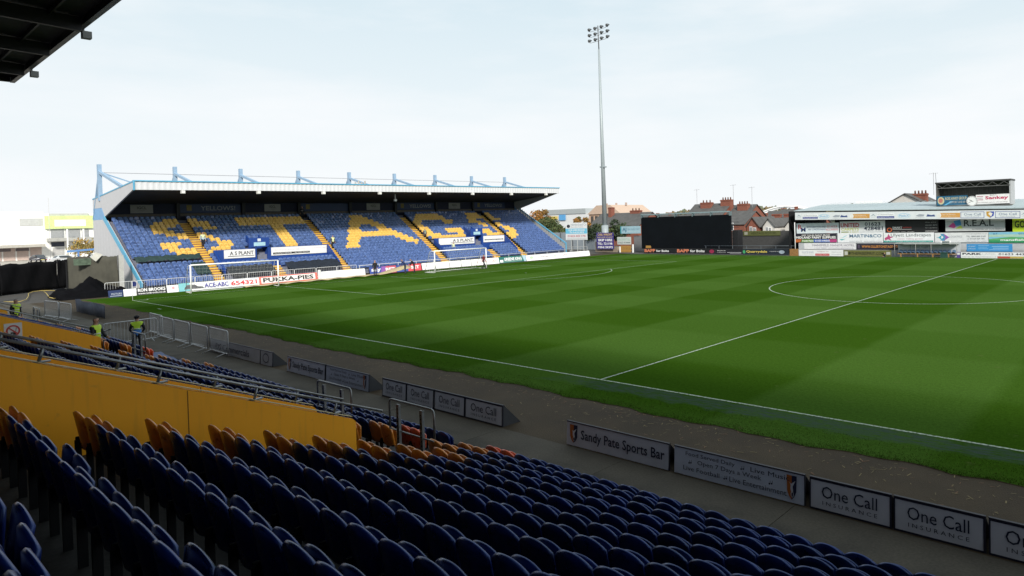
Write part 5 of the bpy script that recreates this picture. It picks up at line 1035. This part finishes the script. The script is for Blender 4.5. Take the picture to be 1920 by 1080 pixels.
for k in range(3): B().box((-112+5*k,188,11.5),(-111.4+5*k,188.6,12.6)).obj('roof_vent', M((.4,.3,.25), .8), hl)
# ---- retail park at the left
rp = thing('retail_park', 'white retail park building with a lime green shop sign at the left', 'building')
X = -130.0
B().box((X-30,5,0),(X,17.2,11.1)).obj('wall', M((.80,.80,.78), .7, var=.04), rp)
B().box((X-30,17.2,0),(X,27.5,10.6)).obj('wall', M((.78,.78,.76), .7, var=.04), rp)
B().box((X-.0,5,3.3),(X+3.0,16.9,3.9)).obj('canopy', M((.40,.38,.34), .7), rp)
q = B().box((X+.05,17.4,7.2),(X+.6,26.0,10.1)).obj('shop_sign', M((.56,.68,.28), .5), rp)
B().box((X+.62,19,7.7),(X+.66,24.6,9.2)).obj('sign_plate', M((.80,.82,.72), .5), q)
B().box((X+.05,18.2,10.1),(X+.4,25.2,10.6)).obj('parapet', M((.45,.47,.42), .7), rp)
B().box((X+.02,13.2,8.0),(X+.1,17.1,9.6)).obj('grey_panel', M((.46,.47,.46), .6), rp)
for y0, y1 in ((18.4,20.7),(21.0,23.6),(23.9,25.2)):
    w_ = B().box((X+.02,y0,5.2),(X+.1,y1,7.0)).obj('window', M((.30,.31,.32), .3), rp)
B().box((X+.1,17.6,4.4),(X+2.5,25.6,5.1)).obj('porch_roof', M((.36,.36,.34), .7), rp)
B().box((X+.02,18.4,3.2),(X+.1,20.7,4.2)).obj('window', M((.05,.06,.09), .2), rp); B().box((X+.02,18.6,1.0),(X+.1,20.6,2.9)).obj('entrance', M((.42,.42,.42), .4), rp)
for y in (20.85,23.75): B().tube([(X+2.4,y,0),(X+2.4,y,7.0)], .16, 8).obj('porch_column', m_white, rp, True)
for k in range(5): B().box((X+.02,6.0+2.2*k,.5),(X+.1,7.9+2.2*k,3.2)).obj('shop_window', M((.50,.40,.36), .3), rp)
for k in range(3): B().box((X+.12,6.4+3*k,2.5),(X+.16,8.6+3*k,3.1)).obj('window_poster', M((.14,.12,.13), .5), rp)
for y in (17.3,): tag(B().tube([(-125,y,.4),(-125,y,14)], .05, 6).obj('lamp_post', M((.45,.45,.46), .5), None, True), 'thin lamp post in front of the retail park', 'lamp post')
def car(x, y, z, rz, label, col, sc=1.0):
    root = thing('parked_car', label, 'car', (x,y,z), rz, 'cars parked at the retail park')
    pr = [(-2.1,.35),(-2.1,.80),(-1.95,.92),(-1.25,.98),(-.75,1.42),(.65,1.46),(1.45,1.02),(2.05,.90),(2.15,.60),(2.12,.35)]
    bd = B(); n_ = len(pr); vs = []
    for s_, wd in ((-1,1),(1,1)):
        for a, z_ in pr: vs.append((a, s_*(.86 if z_ < 1.0 else .66), z_))
    bd.add(vs, [tuple(range(n_-1,-1,-1)), tuple(range(n_,2*n_))]+[(i,(i+1)%n_,n_+(i+1)%n_,n_+i) for i in range(n_)])
    o = bd.obj('body', M(col, .25, .3, var=.05, spec=.6), root); m_ = o.modifiers.new('bevel', 'BEVEL'); m_.width = .06; m_.segments = 2
    gl = M((.03,.035,.04), .08, spec=.9)
    B().add([(-1.27,-.64,1.02),(-1.27,.64,1.02),(-.80,.58,1.40),(-.80,-.58,1.40)], [(0,1,2,3)]).add([(1.50,-.66,1.04),(1.50,.66,1.04),(.74,.60,1.43),(.74,-.60,1.43)], [(3,2,1,0)]).obj('windscreen', gl, root)
    for s_ in (-1,1): B().add([(-1.1,s_*.80,1.0),(1.3,s_*.80,1.02),(.62,s_*.70,1.38),(-.72,s_*.70,1.36)], [(0,1,2,3) if s_ < 0 else (3,2,1,0)]).obj('side_window', gl, root)
    for a in (-1.3,1.35):
        for s_ in (-1,1):
            w_ = B().tube([(a,s_*.70,.31),(a,s_*.88,.31)], .31, 14).obj('wheel', m_dark, root, True); B().tube([(a,s_*.881,.31),(a,s_*.89,.31)], .19, 10).obj('rim', M((.4,.4,.42), .4, .6), w_)
    for s_ in (-1,1): B().box((-2.14,s_*.80,.72),(-2.08,s_*.52,.86)).obj('tail_light', M((.30,.02,.02), .3), root); B().box((2.08,s_*.80,.66),(2.16,s_*.50,.80)).obj('headlight', M((.6,.6,.6), .2), root)
    B().box((2.14,-.28,.42),(2.17,.28,.54)).obj('number_plate', M((.65,.60,.20), .5), root)
    return root
car(-112,13.1,.42,RD(8),'dark grey parked car facing the ground in the car park',(.05,.05,.07))
car(-97,14.0,.42,RD(100),'white parked car half hidden by the black sheeting',(.65,.66,.68))
car(-93,18.2,.42,RD(95),'silver parked car beside the white one in the car park',(.45,.48,.52))
ht = thing('height_barrier', 'blue height barrier beam at the car park entrance', 'barrier'); 
B().bar((-62,8.0,3.1),(-62,13.6,3.4),.3,.28).obj('beam', M((.10,.22,.46), .5), ht)
for y in (9.3,13.0): B().bar((-62,y,.3),(-62,y,3.2),.2,.2).obj('post', M((.10,.20,.42), .5), ht)
# ---- black sheeting fence and heap beyond the corner
fe = thing('sheeting_fence', 'tall fence hung with black plastic sheeting at the left', 'fence')
m_sheet = M((.006,.006,.007), .9, var=.4, scale=.8, spec=.1, name='black_plastic'); m_sheet2 = M((.060,.058,.045), .8, var=.3, scale=1.2, name='debris_netting')
def drape(x0, y0, x1, y1, z0, z1, m, seed):
    b = B(); rnd = random.Random(seed); k, r_ = 30, 7; v = []; d = Vector((x1-x0,y1-y0,0)); nn = Vector((-d.y,d.x,0)).normalized()
    for i in range(k+1):
        sag = .05*sin(i*.5+seed)+rnd.uniform(-.04,.04)
        for j in range(r_+1):
            t = j/r_; p = Vector((x0,y0,0))+d*i/k+nn*(.05*sin(i*.6+j*.6+seed)+.02*sin(i*2.1-j)); v.append((p.x,p.y,z0+(z1+sag-z0)*t))
    b.add(v, [(i*(r_+1)+j,(i+1)*(r_+1)+j,(i+1)*(r_+1)+j+1,i*(r_+1)+j+1) for i in range(k) for j in range(r_)])
    o = b.obj('sheet', m, fe, True); o.modifiers.new('t', 'SOLIDIFY').thickness = .015
drape(-20.3,-5.05,-14.5,-14,-.1,2.70,m_sheet,1); drape(-24.6,-.1,-20.3,-5.05,-.1,2.80,m_sheet,2); drape(-11.0,1.75,-14.2,-1.25,-.1,3.36,m_sheet2,3)
drape(-27.2,2.9,-24.6,-.1,-.1,2.9,m_sheet,5)
for x, y in ((-11.05,1.85),(-14.3,-1.3),(-17.5,-9.0),(-20.4,-5.0),(-22.5,-2.6),(-24.7,0)): B().box((x-.12,y-.05,-.1),(x-.04,y+.05,2.9 if x < -14 else 3.4)).obj('fence_post', m_dark, fe)
B().box((-10.9,1.80,.1),(-10.7,2.15,3.4)).obj('white_post', M((.42,.42,.40), .7), fe)
fg = tag(B().box((-12.75,-1.1,2.6),(-12.68,.45,3.2)).obj('green_sheet', M((.09,.13,.09), .7, var=.5, scale=4)), 'torn green sheet on top of the black fence', 'sheet')
wsb = B().add([(-11.9,.35,2.9),(-11.8,.85,3.5),(-11.8,.35,3.75),(-11.9,-.05,3.3)], [(0,1,2,3)]); o = tag(wsb.obj('white_bag', M((.62,.61,.56), .7)), 'torn white sack caught on top of the black fence', 'sack'); o.modifiers.new('t', 'SOLIDIFY').thickness = .03
hb = B(); v = []; rnd = random.Random(3)
for i in range(33):
    for j in range(19):
        u_ = i/32; w_ = j/18; x = -11.2+w_*4.6; y = -3.0+u_*5.0-(1-w_)*.3
        z = (sin(pi*u_)**.55)*(sin(pi*(.12+.88*w_))**.8)*(1.25-.6*w_+.25*sin(u_*13+w_*3)+.20*sin(w_*11+u_*7)+.10*sin(u_*29-w_*17))+rnd.uniform(-.05,.05)-.04
        v.append((x,y,max(z*1.12,-.03)))
hb.add(v, [(i*19+j,i*19+j+1,(i+1)*19+j+1,(i+1)*19+j) for i in range(32) for j in range(18)])
tag(hb.obj('plastic_heap', M((.004,.004,.005), .9, var=.3, scale=2, spec=.04), None, True), 'crumpled heap of black plastic below the fence beside the stand', 'plastic heap')
hp = [(-11.1,-6.1),(-9.5,-5.8),(-9.2,-5.4),(-11.0,-4.7),(-15.1,-3.9),(-18.9,-3.3),(-21.2,-2.6),(-21.6,-1.95),(-21.2,-1.55),(-20.0,-1.2),(-16.8,-1.5),(-11.6,-2.2),(-9.3,-3.0),(-9.0,-3.25),(-10.6,-3.25),(-16.3,-2.45),(-20.6,-1.95)]
hs = B().tube([(a, b2, .0+.004*i) for i, (a, b2) in enumerate(hp)], .03, 6)
tag(hs.obj('hose', M((.46,.35,.11), .7), None, True), 'looped yellow hose lying on the asphalt below the black fence', 'hose')
tag(B().box((-12,-7.2,-.03),(-11.6,-6.95,2.6)).obj('blue_post', M((.10,.26,.48), .5)), 'blue post at the left edge by the hose', 'post')
# pitch cover being dragged by the two men
cv = B(); v = []
for i in range(31):
    y = 9.5+i*.62; 
    for j in range(5): v.append((-3.6+.32*j-.02*i*.3-.05*i, y, .03+(.10*abs(sin(i*.9+j)) if i < 24 else (i-23)*.12*(1-.1*j))))
cv.add(v, [(i*5+j,i*5+j+1,(i+1)*5+j+1,(i+1)*5+j) for i in range(30) for j in range(4)])
o = tag(cv.obj('pitch_cover', M((.46,.38,.22), .8, var=.25), None, True), 'long tan pitch cover rolled along the goal line by two men', 'cover'); o.modifiers.new('t', 'SOLIDIFY').thickness = .02
# ================================================================ PEOPLE
SK = {'pel':(0,0,.95,.135),'spi':(0,0,1.14,.125),'che':(0,.01,1.34,.150),'nec':(0,.0,1.50,.058),'hea':(0,.025,1.60,.082),'hed':(0,.02,1.68,.098),'top':(0,.01,1.74,.075)}
for s_, q in (('l',-1),('r',1)):
    SK.update({'sh'+s_:(q*.185,0,1.42,.072),'el'+s_:(q*.245,-.03,1.14,.050),'wr'+s_:(q*.25,.05,.90,.034),'ha'+s_:(q*.25,.065,.83,.036),'hi'+s_:(q*.095,0,.90,.092),'kn'+s_:(q*.105,.025,.50,.064),'an'+s_:(q*.105,-.02,.10,.046),'to'+s_:(q*.115,.13,.045,.042)})
ED = [('pel','spi','t'),('spi','che','t'),('che','nec','t'),('nec','hea','h'),('hea','hed','h'),('hed','top','h')]
for s_ in 'lr': ED += [('che','sh'+s_,'t'),('sh'+s_,'el'+s_,'a'),('el'+s_,'wr'+s_,'a'),('wr'+s_,'ha'+s_,'s'),('pel','hi'+s_,'l'),('hi'+s_,'kn'+s_,'l'),('kn'+s_,'an'+s_,'l'),('an'+s_,'to'+s_,'f')]
def person(label, loc, rz, top, legs, pose=None, skin=(.42,.24,.17), hair=(.02,.015,.012), vest=None, vest2=None, height=1.78, beanie=False, prone=False):
    sk = dict(SK)
    for k, v_ in (pose or {}).items(): sk[k] = (*v_, sk[k][3]) if len(v_) == 3 else v_
    names = list(sk); bm = bmesh.new(); lay = bm.verts.layers.skin.verify(); V = {}
    for k in names:
        x, y, z, r_ = sk[k]; q = bm.verts.new((x,y,z)); q[lay].radius = (r_,r_*(.80 if k in ('pel','spi','che') else 1)); q[lay].use_root = (k == 'pel'); V[k] = q
    segs = []
    for a, b2, t_ in ED: bm.edges.new((V[a],V[b2])); segs.append((Vector(sk[a][:3]),Vector(sk[b2][:3]),t_))
    for s_, sg in (('l',-1),('r',1)):      # fingers and thumb
        h = Vector(sk['ha'+s_][:3]); w = Vector(sk['wr'+s_][:3]); d = (h-w).normalized(); sd_ = d.cross(Vector((1,0,0))).normalized()
        for k, (o_, ln) in enumerate(((-.030,.075),(-.010,.090),(.010,.085),(.028,.065))):
            p = h+sd_*o_+d*ln+Vector((-sg*.02,0,0)); q = bm.verts.new(p); q[lay].radius = (.0085,.0085); bm.edges.new((V['ha'+s_],q)); segs.append((h,p,'s'))
        p = w+d*.05-sd_*.06+Vector((-sg*.02,0,0)); q = bm.verts.new(p); q[lay].radius = (.010,.010); bm.edges.new((V['wr'+s_],q)); segs.append((w,p,'s'))
    me = bpy.data.meshes.new('body'); bm.to_mesh(me); bm.free()
    o = bpy.data.objects.new('body', me); COL.objects.link(o)
    m1 = o.modifiers.new('skin','SKIN'); m1.use_smooth_shade = True; o.modifiers.new('sub','SUBSURF').levels = 1
    o.modifiers['sub'].render_levels = 1
    dgp = bpy.context.evaluated_depsgraph_get(); bme = bpy.data.meshes.new_from_object(o.evaluated_get(dgp)); bpy.data.objects.remove(o); bpy.data.meshes.remove(me)
    bme.materials.clear()
    for c, rg in ((top,.8),(legs,.85),(skin,.55),((.012,.011,.010),.5),(hair,.8)): bme.materials.append(M(c, rg, var=.12, scale=9))
    vest_f = []
    for p in bme.polygons:
        c = p.center; best = None
        for a, b2, t_ in segs:
            ab_ = b2-a; u_ = max(0,min(1,(c-a).dot(ab_)/max(ab_.length_squared,1e-9))); dd = (a+ab_*u_-c).length
            if best is None or dd < best[0]: best = (dd,t_)
        t_ = best[1]; hd = Vector(sk['hed'][:3])
        p.material_index = {'t':0,'a':0,'l':1,'f':3,'s':2,'h':2}[t_]
        if t_ == 'h' and (c.z > hd.z+.035 or c.y < hd.y-.025) and c.z > hd.z-.06: p.material_index = 4
        if t_ == 't': vest_f.append(p.index)
    root = thing('person', label, 'person', loc, rz)
    sc_ = height/1.80; root.scale = (sc_,)*3
    bo = mobj('body', bme, root)
    if vest:
        b = B(); mp_ = {}
        for i in vest_f:
            p = bme.polygons[i]; ids = []
            for vi in p.vertices:
                if vi not in mp_: v_ = bme.vertices[vi]; mp_[vi] = len(b.v); b.v.append(tuple(v_.co+v_.normal*.018))
                ids.append(mp_[vi])
            z = p.center.z; b.f.append(tuple(ids)); b.m.append(1 if z < sk['spi'][2]+.04 else 0)
        b.obj('vest', [M(vest,.6,var=.1), M(vest2 or vest,.6,var=.1)], root, True)
        sp_ = sk['spi']; B().tube([(sp_[0]+.150*cos(a*pi/8),sp_[1]+.125*sin(a*pi/8),sp_[2]+.06) for a in range(17)], .016, 6).obj('reflective_band', M((.62,.63,.64),.35), root, True)
    hd = sk['hed']
    f_ = B().add([(hd[0]-.012,hd[1]+.085,hd[2]-.035),(hd[0]+.012,hd[1]+.085,hd[2]-.035),(hd[0],hd[1]+.118,hd[2]-.03),(hd[0],hd[1]+.09,hd[2]+.01)], [(0,1,2),(0,2,3),(1,3,2)]); f_.obj('nose', M(skin,.55,var=.12,scale=9), root)
    for s_ in (-1,1):
        B().tube([(hd[0]+s_*.035,hd[1]+.088,hd[2]+.005),(hd[0]+s_*.035,hd[1]+.096,hd[2]+.005)], .011, 6).obj('eye', m_dark, root); B().tube([(hd[0]+s_*.080,hd[1]-.005,hd[2]-.02),(hd[0]+s_*.086,hd[1]-.01,hd[2]+.015)], .012, 6).obj('ear', M(skin,.55,var=.12,scale=9), root)
    B().bar((hd[0]-.025,hd[1]+.088,hd[2]-.062),(hd[0]+.025,hd[1]+.088,hd[2]-.062),.008,.008).obj('mouth', M((.25,.09,.07),.6), root)
    if beanie: B().tube([(hd[0],hd[1]-.005,hd[2]+.01),(hd[0],hd[1]-.005,hd[2]+.06),(hd[0],hd[1]-.01,hd[2]+.105)], [.112,.108,.05], 12).obj('hat', M((.015,.015,.018),.9), root, True)
    return root
HV = (.42,.62,.03); JK = (.012,.013,.018); TR = (.014,.015,.022)
armf = {'ell':(-.27,.08,1.14),'wrl':(-.20,.26,1.02),'hal':(-.17,.32,1.0),'elr':(.27,.08,1.14),'wrr':(.20,.26,1.02),'har':(.17,.32,1.0)}
person('steward in a yellow and blue hi-vis vest seen from behind', (28.1,-7.05,-.22), RD(74), JK, TR, armf, vest=HV, vest2=(.06,.22,.55), height=1.80, beanie=True)
person('steward in yellow hi-vis sitting in profile by the second gangway wall', (35.9,-10.25,.72), RD(-45), JK, TR, armf, vest=HV, height=1.74, hair=(.10,.06,.04))
person('steward in yellow hi-vis at the left edge by the blue rail', (20.1,-9.95,.55), RD(-60), JK, TR, vest=HV, height=1.70)
person('steward in a pale vest standing on the leftmost aisle steps', (SX(10.5),10.2,SZ(10.5)+.25), RD(-90), (.30,.42,.46), (.012,.012,.016), vest=(.62,.68,.40), vest2=(.40,.52,.62), height=1.75)
person('dark-clothed steward standing at the top of the second aisle', (SX(19.5),22.9,SZ(19.5)+.3), RD(-90), JK, TR, vest=(.02,.022,.03), height=1.78)
person('steward in a pale vest on the second aisle steps halfway down', (SX(8),23.7,SZ(8)+.25), RD(-90), (.03,.03,.04), TR, vest=(.62,.66,.34), height=1.72)
person('steward in dark clothes on the third aisle steps', (SX(10),37.25,SZ(10)+.1), RD(-90), (.02,.03,.09), TR, vest=(.20,.24,.20), height=1.75)
person('steward in a pale yellow vest behind the farther goal', (SX(4),39.6,SZ(4)), RD(-90), (.4,.45,.4), TR, vest=(.58,.62,.40), height=1.75)
person('steward crouching high up under the back wall of the lettered stand', (SX(20.3),34.6,SZ(20)-.5), RD(-90), JK, TR, vest=(.10,.12,.03), height=1.70)
person('man in black standing on the goal line beside the betting boards', (-2.6,22.6,0), RD(-95), (.012,.011,.010), TR, {'hel':(0,0,0)} if False else None, height=1.80)
bend = {'spi':(0,.08,1.12),'che':(0,.22,1.27),'nec':(0,.31,1.40),'hea':(0,.37,1.48),'hed':(0,.41,1.55),'top':(0,.44,1.60),'shl':(-.18,.25,1.33),'shr':(.18,.25,1.33),'ell':(-.22,.35,1.07),'elr':(.22,.35,1.07),'wrl':(-.15,.50,.90),'wrr':(.15,.50,.90),'hal':(-.12,.55,.85),'har':(.12,.55,.85)}
person('man in dark blue bending to pull the pitch cover, left of the pair', (-2.6,26.3,0), RD(170), (.02,.035,.12), (.03,.035,.06), bend, height=1.82)
person('man in black bending to pull the pitch cover, right of the pair', (-2.5,27.4,0), RD(160), JK, TR, bend, height=1.80)
walk = {'knl':(-.10,.20,.52),'anl':(-.10,.28,.10),'tol':(-.11,.42,.06),'knr':(.10,-.04,.50),'anr':(.10,-.33,.14),'tor':(.11,-.22,.05),'ell':(-.25,-.10,1.15),'wrl':(-.25,-.05,.92),'hal':(-.25,-.02,.85),'elr':(.25,.05,1.14),'wrr':(.24,.16,.93),'har':(.24,.20,.86)}
person('man in a dark red top walking past the farther goal', (.9,34.6,0), RD(-10), (.16,.02,.025), TR, walk, height=1.80)
sit = {'knl':(-.16,.42,.98),'knr':(.16,.42,.98),'anl':(-.16,.40,.58),'anr':(.16,.40,.58),'tol':(-.16,.54,.54),'tor':(.16,.54,.54),'wrl':(-.16,.36,1.05),'hal':(-.14,.42,1.03),'ell':(-.25,.1,1.12),'elr':(.25,.1,1.12),'wrr':(.16,.36,1.05),'har':(.14,.42,1.03)}
person('person in black sitting on the grass by the far touchline', (37.6,65.3,-.60), RD(160), JK, TR, sit, height=1.2)
